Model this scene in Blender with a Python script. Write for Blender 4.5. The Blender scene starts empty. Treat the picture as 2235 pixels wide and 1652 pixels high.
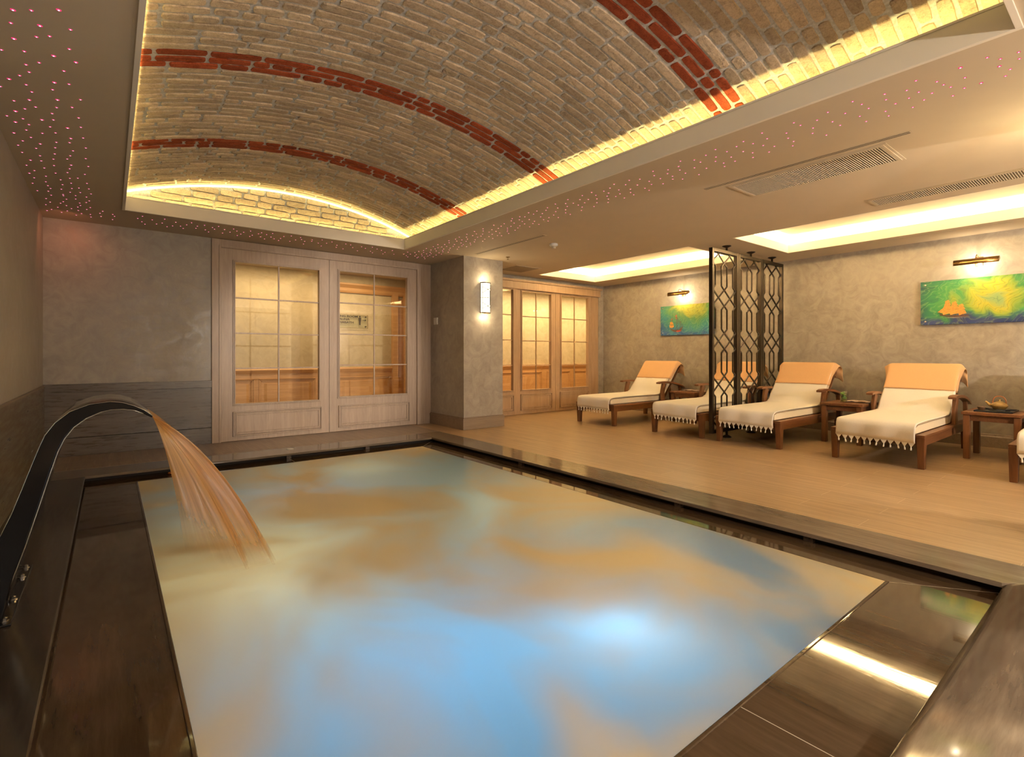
import bpy, bmesh, math, random
from mathutils import Vector, Matrix, noise as mnoise

random.seed(7)
PI = math.pi
SC = bpy.context.scene
COL = SC.collection

# ------------------------------------------------------------------ camera, world, exposure
YAW = math.atan(877.5 / 1112.0)
cam_d = bpy.data.cameras.new('camera')
cam_d.sensor_width = 36.0
cam_d.lens = 1112.0 / 2235.0 * 36.0
cam_d.shift_y = -50.5 / 2235.0
cam_d.clip_start = 0.02
cam = bpy.data.objects.new('camera', cam_d)
cam.location = (0, 0, 1.1)
cam.rotation_euler = (PI / 2, 0, -YAW)
COL.objects.link(cam)
SC.camera = cam

w = bpy.data.worlds.new('world')
SC.world = w
w.use_nodes = True
w.node_tree.nodes['Background'].inputs[0].default_value = (1.0, 0.8, 0.6, 1)
w.node_tree.nodes['Background'].inputs[1].default_value = 0.0

SC.view_settings.view_transform = 'Standard'
SC.view_settings.look = 'None'
SC.view_settings.gamma = 1.0
SC.view_settings.use_curve_mapping = False
SC.view_settings.exposure = 1.55
SC.cycles.sample_clamp_indirect = 6.0
SC.cycles.sample_clamp_direct = 12.0
SC.cycles.caustics_reflective = False
SC.cycles.caustics_refractive = False

WARM = (1.0, 0.70, 0.36)
WARMW = (1.0, 0.735, 0.36)
YEL = (1.0, 0.78, 0.26)


def area(name, loc, sx, sy, watts, col, direction, spread=180, along=None):
    d = bpy.data.lights.new(name, 'AREA')
    d.shape = 'RECTANGLE'
    d.size, d.size_y = sx, sy
    d.energy = watts
    d.color = col
    d.spread = math.radians(spread)
    o = bpy.data.objects.new(name, d)
    o.location = loc
    z = -Vector(direction).normalized()
    # keep local x along the longest world axis asked for
    up = Vector((0, 0, 1)) if abs(z.z) < 0.9 else Vector((0, 1, 0))
    x = up.cross(z).normalized()
    if along: x = (Vector(along) - z * z.dot(Vector(along))).normalized()
    y = z.cross(x)
    m = Matrix((x, y, z)).transposed().to_4x4()
    o.matrix_world = Matrix.Translation(loc) @ m
    COL.objects.link(o)
    return o


def point(name, loc, watts, col, r=0.08):
    d = bpy.data.lights.new(name, 'POINT')
    d.energy = watts
    d.color = col
    d.shadow_soft_size = r
    o = bpy.data.objects.new(name, d)
    o.location = loc
    COL.objects.link(o)
    return o


CEIL = 2.57
# vault cove strips: in the trough behind the fascia, shining out at the lowest bricks
VX0, VX1, VY0, VY1 = 0.094, 3.205, 0.37, 6.455
area('cove_led_east', (3.230, 3.4, 2.614), 6.1, 0.012, 6.5, YEL, (0.12, 0, 1), 180, (0, 1, 0))
area('cove_led_west', (0.050, 3.4, 2.614), 6.1, 0.012, 14, YEL, (-0.12, 0, 1), 180, (0, 1, 0))
area('cove_led_north', (1.65, 6.480, 2.614), 3.0, 0.012, 4.2, YEL, (0, 0.12, 1), 180, (1, 0, 0))
area('cove_led_south', (1.65, 0.345, 2.614), 3.0, 0.012, 3, YEL, (0, -0.12, 1), 180, (1, 0, 0))
# tray lights
for ty0, ty1 in ((0.20, 3.30), (3.92, 7.00)):
    L = ty1 - ty0
    area('tray_led_east', (7.69, (ty0 + ty1) / 2, 2.70), L, 0.02, 147, WARMW, (0.5, 0, 1), 160)
    area('tray_led_west', (6.08, (ty0 + ty1) / 2, 2.70), L, 0.02, 147, WARMW, (-0.5, 0, 1), 160)
    area('tray_led_north', (6.885, ty1 + 0.04, 2.70), 1.5, 0.02, 74, WARMW, (0, 0.5, 1), 160)
    area('tray_led_south', (6.885, ty0 - 0.04, 2.70), 1.5, 0.02, 74, WARMW, (0, -0.5, 1), 160)
# corridor behind the glazed partition
area('corridor_lamp_a', (1.9, 7.98, 2.40), 1.6, 0.3, 6.8, WARM, (0, 0.25, -1), 170)
area('corridor_lamp_b', (3.3, 7.90, 2.40), 0.8, 0.3, 4, WARM, (0, 0.25, -1), 170)
area('corridor_lamp_c', (7.5, 7.98, 2.40), 4.4, 0.3, 34, WARM, (0, 0.25, -1), 170)
# lamps of the pool itself
point('pool_lamp_near', (1.72, 1.42, -0.36), 2.0, (0.40, 0.72, 1.0), 0.10)
point('pool_lamp_middle', (0.98, 1.75, -0.70), 4.9, (0.02, 0.44, 0.90), 0.25)
point('pool_lamp_far', (1.25, 4.35, -0.55), 0.9, (0.22, 0.52, 1.0), 0.20)
area('corner_tint_fill', (-0.30, 6.85, 2.50), 0.25, 0.25, 0.32, (1.0, 0.30, 0.14), (-0.25, 1, -0.9), 150)  # added lamp that tints the far left corner; no fixture there
point('pool_fill_amber_west', (0.48, 3.0, -0.95), 8.5, (1.0, 0.50, 0.11), 0.15)  # amber fill lamps, here and below, added underwater to warm the water's tone
point('pool_fill_amber_east', (2.55, 3.1, -0.75), 2.6, (1.0, 0.70, 0.32), 0.15)
point('pool_fill_amber_north', (2.0, 5.15, -0.60), 1.8, (1.0, 0.76, 0.40), 0.15)
# unseen spotlight behind the camera, aimed at the glazed partition
sd_ = bpy.data.lights.new('entry_spotlight', 'SPOT')
sd_.energy = 430; sd_.color = (1.0, 0.86, 0.70); sd_.spot_size = math.radians(23); sd_.spot_blend = 0.75; sd_.shadow_soft_size = 0.05
so_ = bpy.data.objects.new('entry_spotlight', sd_)
so_.location = (2.5, -1.6, 2.40)
so_.rotation_euler = (Vector((2.45, 7.3, 1.05)) - Vector(so_.location)).to_track_quat('-Z', 'Y').to_euler()
COL.objects.link(so_)
# fill lamps added behind the camera to brighten vault and partition
point('entry_fill_a', (2.0, -2.36, 1.62), 108, (1.0, 0.88, 0.74), 0.04)
point('entry_fill_b', (5.7, -2.40, 1.62), 120, (1.0, 0.88, 0.74), 0.04)

# ------------------------------------------------------------------ mesh builder
class MB:
    def __init__(s):
        s.v, s.f, s.m, s.s, s.uv = [], [], [], [], {}

    def add(s, vs, fs, m=0, smooth=False):
        b = len(s.v)
        s.v += [tuple(p) for p in vs]
        for f in fs:
            s.f.append(tuple(b + i for i in f)); s.m.append(m); s.s.append(smooth)
        return b

    def box(s, x0, x1, y0, y1, z0, z1, m=0):
        if x0 > x1: x0, x1 = x1, x0
        if y0 > y1: y0, y1 = y1, y0
        if z0 > z1: z0, z1 = z1, z0
        s.add([(x0, y0, z0), (x1, y0, z0), (x1, y1, z0), (x0, y1, z0), (x0, y0, z1), (x1, y0, z1), (x1, y1, z1), (x0, y1, z1)],
              [(0, 3, 2, 1), (4, 5, 6, 7), (0, 1, 5, 4), (1, 2, 6, 5), (2, 3, 7, 6), (3, 0, 4, 7)], m)

    def taper(s, cx, cy, z0, z1, a0, b0, a1, b1, m=0):
        vs = [(cx - a0, cy - b0, z0), (cx + a0, cy - b0, z0), (cx + a0, cy + b0, z0), (cx - a0, cy + b0, z0),
              (cx - a1, cy - b1, z1), (cx + a1, cy - b1, z1), (cx + a1, cy + b1, z1), (cx - a1, cy + b1, z1)]
        s.add(vs, [(0, 3, 2, 1), (4, 5, 6, 7), (0, 1, 5, 4), (1, 2, 6, 5), (2, 3, 7, 6), (3, 0, 4, 7)], m)

    def prism(s, poly, ax, a0, a1, m=0, smooth=False):
        """poly of 2-D points, pulled along axis ax ('x': (y,z); 'y': (x,z); 'z': (x,y))"""
        n = len(poly)
        def p(q, a):
            return {'x': (a, q[0], q[1]), 'y': (q[0], a, q[1]), 'z': (q[0], q[1], a)}[ax]
        ar = sum(poly[i][0] * poly[(i + 1) % n][1] - poly[(i + 1) % n][0] * poly[i][1] for i in range(n))
        if (ar < 0) != (ax == 'y'): poly = poly[::-1]
        vs = [p(q, a0) for q in poly] + [p(q, a1) for q in poly]
        b = s.add(vs, [], m)
        for i in range(n):
            j = (i + 1) % n
            s.f.append((b + i, b + j, b + n + j, b + n + i)); s.m.append(m); s.s.append(smooth)
        s.f.append(tuple(b + i for i in reversed(range(n)))); s.m.append(m); s.s.append(False)
        s.f.append(tuple(b + n + i for i in range(n))); s.m.append(m); s.s.append(False)

    def strip(s, path, t, ax, a0, a1, m=0, smooth=False):
        """a bar of thickness t (number or list) that follows a 2-D path, pulled along ax"""
        n = len(path); up, dn = [], []
        for i, q in enumerate(path):
            a = path[max(i - 1, 0)]; c = path[min(i + 1, n - 1)]
            d = Vector((c[0] - a[0], c[1] - a[1])).normalized()
            h = (t[i] if isinstance(t, (list, tuple)) else t) / 2
            up.append((q[0] - d.y * h, q[1] + d.x * h)); dn.append((q[0] + d.y * h, q[1] - d.x * h))
        s.prism(up + dn[::-1], ax, a0, a1, m, smooth)

    def tube(s, path, r, n=8, m=0, closed=False, square=False, caps=True):
        pts = [Vector(p) for p in path]; k = len(pts)
        if k < 2: return
        b = len(s.v); prev = None
        for i, p in enumerate(pts):
            if closed: d = pts[(i + 1) % k] - pts[i - 1]
            else: d = pts[min(i + 1, k - 1)] - pts[max(i - 1, 0)]
            if d.length < 1e-9: d = Vector((0, 0, 1))
            d.normalize()
            if prev is None:
                u = Vector((0, 0, 1)) if abs(d.z) < 0.9 else Vector((0, 1, 0))
                x = (u - d * u.dot(d)).normalized()
            else:
                x = prev - d * prev.dot(d)
                x = x.normalized() if x.length > 1e-6 else Vector((1, 0, 0))
            prev = x; y = d.cross(x)
            rr = r[i] if isinstance(r, (list, tuple)) else r
            for j in range(n):
                a = 2 * PI * (j + (0.5 if square else 0)) / n
                s.v.append(tuple(p + (x * math.cos(a) + y * math.sin(a)) * rr * (1.4142 if square else 1)))
        for i in range(k if closed else k - 1):
            for j in range(n):
                a = b + i * n + j; c = b + i * n + (j + 1) % n
                e = b + ((i + 1) % k) * n + j; g = b + ((i + 1) % k) * n + (j + 1) % n
                s.f.append((a, c, g, e)); s.m.append(m); s.s.append(not square)
        if caps and not closed:
            s.f.append(tuple(b + j for j in reversed(range(n)))); s.m.append(m); s.s.append(False)
            s.f.append(tuple(b + (k - 1) * n + j for j in range(n))); s.m.append(m); s.s.append(False)

    def lathe(s, prof, cx=0, cy=0, z0=0, n=24, m=0, smooth=True, sy=1.0):
        b = len(s.v); k = len(prof)
        for r, z in prof:
            for j in range(n):
                a = 2 * PI * j / n
                s.v.append((cx + r * math.cos(a), cy + sy * r * math.sin(a), z0 + z))
        for i in range(k - 1):
            for j in range(n):
                s.f.append((b + i * n + j, b + i * n + (j + 1) % n, b + (i + 1) * n + (j + 1) % n, b + (i + 1) * n + j))
                s.m.append(m); s.s.append(smooth)
        if prof[0][0] > 1e-5:
            s.f.append(tuple(b + j for j in reversed(range(n)))); s.m.append(m); s.s.append(False)
        if prof[-1][0] > 1e-5:
            s.f.append(tuple(b + (k - 1) * n + j for j in range(n))); s.m.append(m); s.s.append(False)

    def grid(s, rows, m=0, smooth=True, uv=False):
        h, n = len(rows), len(rows[0]); b = len(s.v)
        for r in rows: s.v += [tuple(p) for p in r]
        for i in range(h - 1):
            for j in range(n - 1):
                if uv:
                    s.uv[len(s.f)] = [(j / (n - 1), i / (h - 1)), ((j + 1) / (n - 1), i / (h - 1)), ((j + 1) / (n - 1), (i + 1) / (h - 1)), (j / (n - 1), (i + 1) / (h - 1))]
                s.f.append((b + i * n + j, b + i * n + j + 1, b + (i + 1) * n + j + 1, b + (i + 1) * n + j)); s.m.append(m); s.s.append(smooth)

    def build(s, name, mats, parent=None, loc=None, bevel=0, solid=0, sub=0, segs=2):
        if not isinstance(mats, (list, tuple)): mats = [mats]
        me = bpy.data.meshes.new(name)
        vs = s.v
        if loc is not None: vs = [(a - loc[0], b - loc[1], c - loc[2]) for a, b, c in vs]
        me.from_pydata(vs, [], s.f)
        for mt in mats: me.materials.append(mt)
        me.polygons.foreach_set('material_index', s.m)
        me.polygons.foreach_set('use_smooth', s.s)
        if s.uv:
            ul = me.uv_layers.new(name='UVMap')
            for fi, q in s.uv.items():
                for li, c in zip(me.polygons[fi].loop_indices, q): ul.data[li].uv = c
        me.update()
        o = bpy.data.objects.new(name, me)
        COL.objects.link(o)
        if loc is not None: o.location = loc
        if parent is not None: o.parent = parent
        if solid:
            md = o.modifiers.new('solid', 'SOLIDIFY'); md.thickness = solid; md.offset = -1
        if sub:
            md = o.modifiers.new('sub', 'SUBSURF'); md.levels = sub; md.render_levels = sub
        if bevel:
            md = o.modifiers.new('bevel', 'BEVEL'); md.width = bevel; md.segments = segs; md.limit_method = 'ANGLE'; md.angle_limit = math.radians(40)
        return o


def B(*boxes):
    m = MB()
    for b in boxes: m.box(*b)
    return m


def thing(name, label, cat, loc=(0, 0, 0), rz=0, group=None):
    o = bpy.data.objects.new(name, None)
    o.empty_display_size = 0.1
    COL.objects.link(o)
    o.location = loc; o.rotation_euler = (0, 0, rz)
    return tag(o, label, cat, group)


def tag(o, label=None, cat=None, group=None, kind=None):
    if label: o['label'] = label
    if cat: o['category'] = cat
    if group: o['group'] = group
    if kind: o['kind'] = kind
    return o


def struct(o, label=None, cat=None):
    return tag(o, label, cat, None, 'structure')


def dup(root, loc, label, rz=None, group=None):
    r = root.copy(); COL.objects.link(r); r.location = loc
    if rz is not None: r.rotation_euler = (0, 0, rz)
    r['label'] = label
    if group: r['group'] = group
    for ch in list(root.children):
        c = ch.copy(); COL.objects.link(c); c.parent = r
        for g in list(ch.children):
            d = g.copy(); COL.objects.link(d); d.parent = c
    return r


# ------------------------------------------------------------------ materials
class NT:
    def __init__(s, name):
        s.mat = bpy.data.materials.new(name); s.mat.use_nodes = True
        s.t = s.mat.node_tree; s.t.nodes.clear()
        s.out = s.t.nodes.new('ShaderNodeOutputMaterial')

    def n(s, typ, **kw):
        nd = s.t.nodes.new('ShaderNode' + typ)
        for k, v in kw.items():
            if k.startswith('i_'):
                key = k[2:].replace('_', ' ')
                nd.inputs[key].default_value = v
            else: setattr(nd, k, v)
        return nd

    def l(s, a, b): s.t.links.new(a, b)

    def coords(s, kind='Object', scale=(1, 1, 1), rot=(0, 0, 0)):
        tc = s.n('TexCoord'); mp = s.n('Mapping')
        mp.inputs['Scale'].default_value = scale; mp.inputs['Rotation'].default_value = rot
        s.l(tc.outputs[kind], mp.inputs['Vector'])
        return mp.outputs[0]

    def noise(s, vec, scale, detail=4, rough=0.55, dist=0.0):
        nd = s.n('TexNoise'); nd.inputs['Scale'].default_value = scale; nd.inputs['Detail'].default_value = detail
        nd.inputs['Roughness'].default_value = rough; nd.inputs['Distortion'].default_value = dist
        s.l(vec, nd.inputs['Vector']); return nd.outputs['Fac']

    def ramp(s, fac, stops, interp='LINEAR'):
        r = s.n('ValToRGB'); cr = r.color_ramp; cr.interpolation = interp
        while len(cr.elements) < len(stops): cr.elements.new(0.5)
        for e, (p, c) in zip(cr.elements, stops):
            e.position = p; e.color = (c if len(c) == 4 else (*c, 1)) if hasattr(c, '__len__') else (c, c, c, 1)
        s.l(fac, r.inputs[0]); return r.outputs[0]

    def mix(s, fac, a, b, blend='MIX'):
        m = s.n('Mix', data_type='RGBA', blend_type=blend)
        for sock, val in ((m.inputs[0], fac), (m.inputs[6], a), (m.inputs[7], b)):
            if hasattr(val, 'is_output'): s.l(val, sock)
            elif hasattr(val, '__len__'): sock.default_value = (*val, 1) if len(val) == 3 else val
            else: sock.default_value = val
        return m.outputs[2]

    def bump(s, h, strength=0.2, dist=0.01):
        b = s.n('Bump'); b.inputs['Strength'].default_value = strength; b.inputs['Distance'].default_value = dist
        s.l(h, b.inputs['Height']); return b.outputs[0]

    def bsdf(s, col, rough=0.5, metal=0.0, spec=0.5, normal=None, **kw):
        p = s.n('BsdfPrincipled')
        for key, v in (('Base Color', col), ('Roughness', rough), ('Metallic', metal), ('Specular IOR Level', spec)):
            if hasattr(v, 'is_output'): s.l(v, p.inputs[key])
            elif hasattr(v, '__len__'): p.inputs[key].default_value = (*v, 1)
            else: p.inputs[key].default_value = v
        for k, v in kw.items(): p.inputs[k.replace('_', ' ')].default_value = v
        if normal is not None: s.l(normal, p.inputs['Normal'])
        return p

    def done(s, shader):
        s.l(shader.outputs[0], s.out.inputs[0]); return s.mat


def plain(name, col, rough=0.5, metal=0.0, spec=0.5, ns=30, amt=0.08, bump=0.0, **kw):
    t = NT(name); v = t.coords()
    f = t.noise(v, ns, 3)
    c = t.mix(t.ramp(f, [(0.3, 0.0), (0.7, 1.0)]), tuple(x * (1 - amt) for x in col), tuple(min(1, x * (1 + amt)) for x in col))
    nb = t.bump(f, bump, 0.004) if bump else None
    return t.done(t.bsdf(c, rough, metal, spec, nb, **kw))


def emit(name, col, strength):
    t = NT(name); e = t.n('Emission'); e.inputs[0].default_value = (*col, 1); e.inputs[1].default_value = strength
    return t.done(e)


def wood(name, c1, c2, axis='x', rough=0.45, scale=18, spec=0.4, bump=0.12, along=0.06):
    t = NT(name)
    sc = {'x': (along, 1, 1), 'y': (1, along, 1), 'z': (1, 1, along)}[axis]
    v = t.coords('Object', sc)
    f = t.noise(v, scale, 5, 0.6, 0.6); g = t.noise(v, scale * 5, 3, 0.6)
    h = t.mix(0.4, f, g)
    c = t.ramp(h, [(0.32, c1), (0.5, tuple((a + b) / 2 for a, b in zip(c1, c2))), (0.68, c2)])
    return t.done(t.bsdf(c, rough, 0, spec, t.bump(h, bump, 0.003)))


def stucco(name, c1, c2, rough=0.42):
    t = NT(name); v = t.coords()
    w1 = t.noise(v, 1.6, 4, 0.6, 1.2); w2 = t.noise(v, 6.5, 6, 0.65, 1.3); w3 = t.noise(v, 60, 3)
    h = t.mix(0.68, w1, w2)
    c = t.ramp(h, [(0.38, c1), (0.62, c2)])
    r = t.ramp(w2, [(0.35, rough - 0.10), (0.65, rough + 0.12)])
    hb = t.mix(0.25, w2, w3)
    return t.done(t.bsdf(c, r, 0, 0.55, t.bump(hb, 0.16, 0.012)))


def stone(name, c1, c2, axis='x', rough=0.25, scale=9, spec=0.5):
    t = NT(name)
    sc = {'x': (0.10, 1, 1), 'y': (1, 0.10, 1), 'z': (1, 1, 0.10)}[axis]
    v = t.coords('Object', sc)
    f = t.noise(v, scale, 7, 0.68, 0.4); g = t.noise(v, scale * 6, 4, 0.6); big = t.noise(t.coords(), 1.1, 3)
    h = t.mix(0.35, f, g)
    c = t.ramp(h, [(0.36, c1), (0.64, c2)])
    c = t.mix(t.ramp(big, [(0.3, 0.0), (0.75, 0.45)]), c, tuple(x * 0.6 for x in c1))
    r = t.ramp(g, [(0.3, rough * 0.75), (0.7, rough * 1.3)])
    return t.done(t.bsdf(c, r, 0, spec, t.bump(h, 0.05, 0.004)))


def planks(name, c1, c2, grout, w=0.20, L=1.2, rot=PI / 2, rough=0.32):
    t = NT(name)
    v = t.coords('Object', (1, 1, 1), (0, 0, rot))
    br = t.n('TexBrick'); br.offset = 0.37; br.offset_frequency = 2
    for k, val in (('Scale', 1.0), ('Brick Width', L), ('Row Height', w), ('Mortar Size', 0.0018), ('Mortar Smooth', 0.1), ('Bias', 0.0)):
        br.inputs[k].default_value = val
    br.inputs['Color1'].default_value = (0.35, 0.35, 0.35, 1); br.inputs['Color2'].default_value = (0.65, 0.65, 0.65, 1)
    t.l(v, br.inputs['Vector'])
    gv = t.coords('Object', (1, 0.05, 1))
    f = t.noise(gv, 22, 5, 0.6, 0.5); g = t.noise(gv, 90, 3)
    h = t.mix(0.4, f, g)
    h2 = t.mix(0.18, h, br.outputs['Color'])
    c = t.ramp(h2, [(0.38, c1), (0.62, c2)])
    c = t.mix(br.outputs['Fac'], c, grout)
    return t.done(t.bsdf(c, rough, 0, 0.45, t.bump(h, 0.06, 0.003)))


M = {}
M['ceiling'] = plain('painted_ceiling', (0.56, 0.475, 0.36), 0.75, ns=3, amt=0.02)
M['fascia'] = plain('painted_cove', (0.80, 0.75, 0.67), 0.6, ns=3, amt=0.02)
M['stucco'] = stucco('venetian_plaster', (0.29, 0.255, 0.215), (0.41, 0.37, 0.32))
M['stucco_warm'] = stucco('corridor_plaster', (0.47, 0.40, 0.26), (0.58, 0.51, 0.35), 0.5)
M['stone_x'] = stone('brown_stone_x', (0.075, 0.058, 0.044), (0.17, 0.135, 0.105), 'x', 0.30)
M['stone_y'] = stone('brown_stone_y', (0.075, 0.058, 0.044), (0.17, 0.135, 0.105), 'y', 0.30)
M['kerb_dark'] = stone('wet_shaded_kerb', (0.022, 0.017, 0.013), (0.055, 0.043, 0.033), 'y', 0.16)  # dark from wetness, with the shade on this side painted in too
M['kerb_x'] = stone('polished_kerb_x', (0.13, 0.102, 0.076), (0.27, 0.215, 0.16), 'x', 0.13)
M['kerb_y'] = stone('polished_kerb_y', (0.135, 0.103, 0.073), (0.28, 0.22, 0.155), 'y', 0.13)
M['shelf'] = stone('wet_stone', (0.050, 0.032, 0.018), (0.105, 0.068, 0.040), 'y', 0.035, 7)
M['grout'] = plain('pale_grout', (0.45, 0.40, 0.33), 0.7)
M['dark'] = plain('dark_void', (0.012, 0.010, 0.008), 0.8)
M['pool'] = plain('pool_mosaic', (0.45, 0.55, 0.58), 0.4)
M['floor'] = planks('wood_look_tile', (0.33, 0.215, 0.112), (0.49, 0.335, 0.185), (0.60, 0.46, 0.29))
M['strip'] = planks('brown_tile', (0.20, 0.145, 0.105), (0.30, 0.225, 0.165), (0.40, 0.33, 0.26), 0.30, 0.33, 0.0, 0.35)
M['frame'] = wood('taupe_wood', (0.38, 0.285, 0.215), (0.52, 0.41, 0.325), 'z', 0.4, 26)
M['frame_warm_lit'] = wood('taupe_wood_warm_lit', (0.38, 0.245, 0.14), (0.52, 0.36, 0.225), 'z', 0.4, 26)  # same taupe wood, with the warm light on the right doors painted in
M['stone_left'] = stone('golden_brown_stone', (0.095, 0.070, 0.040), (0.150, 0.112, 0.068), 'y', 0.35, 5)
M['oak'] = wood('warm_oak', (0.46, 0.25, 0.10), (0.62, 0.38, 0.17), 'x', 0.35, 16)
M['base'] = wood('taupe_base', (0.20, 0.145, 0.105), (0.30, 0.23, 0.17), 'x', 0.4, 22)
M['teak'] = wood('teak', (0.085, 0.032, 0.012), (0.21, 0.088, 0.034), 'x', 0.38, 22)
M['teak_z'] = wood('teak_upright', (0.085, 0.032, 0.012), (0.21, 0.088, 0.034), 'z', 0.38, 22)
M['cushion'] = plain('cream_canvas', (0.80, 0.68, 0.48), 0.9, ns=220, amt=0.08, bump=0.1)
M['throw'] = plain('white_cotton', (0.88, 0.83, 0.74), 0.92, ns=260, amt=0.06, bump=0.15)
M['towel'] = plain('apricot_cotton', (0.70, 0.425, 0.215), 0.95, ns=260, amt=0.08, bump=0.2)
M['bronze'] = plain('dark_bronze', (0.030, 0.020, 0.012), 0.42, 0.6, ns=40)
M['brass'] = plain('aged_brass', (0.36, 0.22, 0.085), 0.28, 1.0, ns=60, amt=0.15)
M['chrome'] = plain('chrome', (0.75, 0.74, 0.72), 0.15, 1.0)
M['steel'] = plain('black_steel', (0.030, 0.031, 0.034), 0.10, 0.75, ns=12)
M['vent'] = plain('vent_mesh', (0.24, 0.20, 0.15), 0.6)
M['piping'] = plain('brown_piping', (0.30, 0.20, 0.12), 0.8)
M['steel_edge'] = plain('bright_steel', (0.55, 0.54, 0.52), 0.22, 1.0)
M['white'] = plain('white_plastic', (0.72, 0.70, 0.66), 0.4)
M['tray'] = plain('black_tray', (0.014, 0.014, 0.018), 0.25)
M['clay'] = plain('glazed_clay', (0.42, 0.27, 0.085), 0.22, ns=14, amt=0.3)
M['clay_dark'] = plain('brown_clay', (0.12, 0.065, 0.03), 0.4, ns=25, amt=0.3)
M['cane'] = plain('cane', (0.28, 0.09, 0.022), 0.4)
M['paper'] = plain('printed_paper', (0.40, 0.30, 0.25), 0.35, ns=25, amt=0.5)
M['leaf'] = plain('mint_leaf', (0.10, 0.30, 0.03), 0.45, ns=80, amt=0.3)
M['lime'] = plain('lime', (0.42, 0.52, 0.10), 0.4)
M['louvre'] = plain('grey_louvre', (0.50, 0.43, 0.33), 0.5)
M['ink'] = plain('black_ink', (0.02, 0.014, 0.01), 0.5)
M['copper'] = plain('copper', (0.75, 0.30, 0.12), 0.25, 1.0)
M['mortar'] = plain('grey_mortar', (0.56, 0.56, 0.56), 0.9, ns=60, amt=0.25, bump=0.5)


def brick_mat(name, c1, c2, c3):
    t = NT(name); v = t.coords()
    gi = t.n('NewGeometry')
    f = t.noise(v, 26, 6, 0.7, 0.6); g = t.noise(v, 110, 4, 0.7)
    h = t.mix(0.45, f, g)
    c = t.ramp(h, [(0.33, c1), (0.52, c2), (0.70, c3)])
    tone = t.ramp(gi.outputs['Random Per Island'], [(0.0, 0.72), (1.0, 1.15)])
    c = t.mix(1.0, c, tone, 'MULTIPLY')
    return t.done(t.bsdf(c, 0.9, 0, 0.2, t.bump(h, 0.9, 0.012)))


M['brick'] = brick_mat('tan_brick', (0.36, 0.27, 0.20), (0.63, 0.51, 0.39), (0.74, 0.62, 0.49))
M['brick_red'] = brick_mat('red_brick', (0.18, 0.032, 0.014), (0.36, 0.075, 0.032), (0.46, 0.12, 0.052))


def pane_mat(name, tint=(1, 1, 1), rough=0.0, base=0.05):
    t = NT(name)
    tr = t.n('BsdfTransparent'); tr.inputs[0].default_value = (*tint, 1)
    gl = t.n('BsdfGlossy'); gl.inputs['Roughness'].default_value = rough
    lw = t.n('LayerWeight'); lw.inputs[0].default_value = 0.5
    pw = t.n('Math', operation='POWER'); t.l(lw.outputs['Facing'], pw.inputs[0]); pw.inputs[1].default_value = 4.0
    ma = t.n('Math', operation='MULTIPLY_ADD'); t.l(pw.outputs[0], ma.inputs[0]); ma.inputs[1].default_value = 0.9; ma.inputs[2].default_value = base
    ms = t.n('MixShader'); t.l(ma.outputs[0], ms.inputs[0]); t.l(tr.outputs[0], ms.inputs[1]); t.l(gl.outputs[0], ms.inputs[2])
    return t.done(ms)


M['glass'] = pane_mat('window_glass', (0.96, 0.95, 0.92))
M['clear'] = pane_mat('tumbler_glass', (0.97, 0.99, 0.96))
M['drink'] = pane_mat('lime_water', (0.80, 0.86, 0.62), 0.0, 0.02)
M['opal'] = emit('lit_opal_glass', (1.0, 0.84, 0.56), 1.0)
M['bulb'] = emit('lit_bulb', (1.0, 0.88, 0.66), 12.0)
M['rope'] = emit('lit_led_rope', (1.0, 0.86, 0.38), 1.6)
M['star'] = emit('lit_star_core', (1.0, 0.45, 0.66), 1.0)
M['star_halo'] = emit('star_bloom_ring', (0.95, 0.05, 0.18), 0.34)  # bloom around each star core, painted as a dim glowing ring


def water_mat():
    t = NT('pool_water')
    v = t.coords()
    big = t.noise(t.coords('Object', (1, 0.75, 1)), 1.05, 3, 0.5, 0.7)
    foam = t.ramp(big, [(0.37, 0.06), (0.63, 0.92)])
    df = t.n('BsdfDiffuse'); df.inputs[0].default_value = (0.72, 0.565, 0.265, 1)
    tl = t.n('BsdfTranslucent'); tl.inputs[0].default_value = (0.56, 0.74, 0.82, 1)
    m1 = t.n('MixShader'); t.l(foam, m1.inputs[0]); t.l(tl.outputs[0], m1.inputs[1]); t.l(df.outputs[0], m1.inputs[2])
    gl = t.n('BsdfGlossy'); gl.inputs['Roughness'].default_value = 0.33
    fine = t.noise(t.coords('Object', (0.25, 1, 1)), 55, 3, 0.6)
    nb = t.bump(fine, 0.10, 0.01)
    t.l(nb, gl.inputs['Normal']); t.l(nb, df.inputs['Normal'])
    fr = t.n('Fresnel'); fr.inputs[0].default_value = 1.33
    m2 = t.n('MixShader'); t.l(fr.outputs[0], m2.inputs[0]); t.l(m1.outputs[0], m2.inputs[1]); t.l(gl.outputs[0], m2.inputs[2])
    return t.done(m2)


M['water'] = water_mat()


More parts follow.
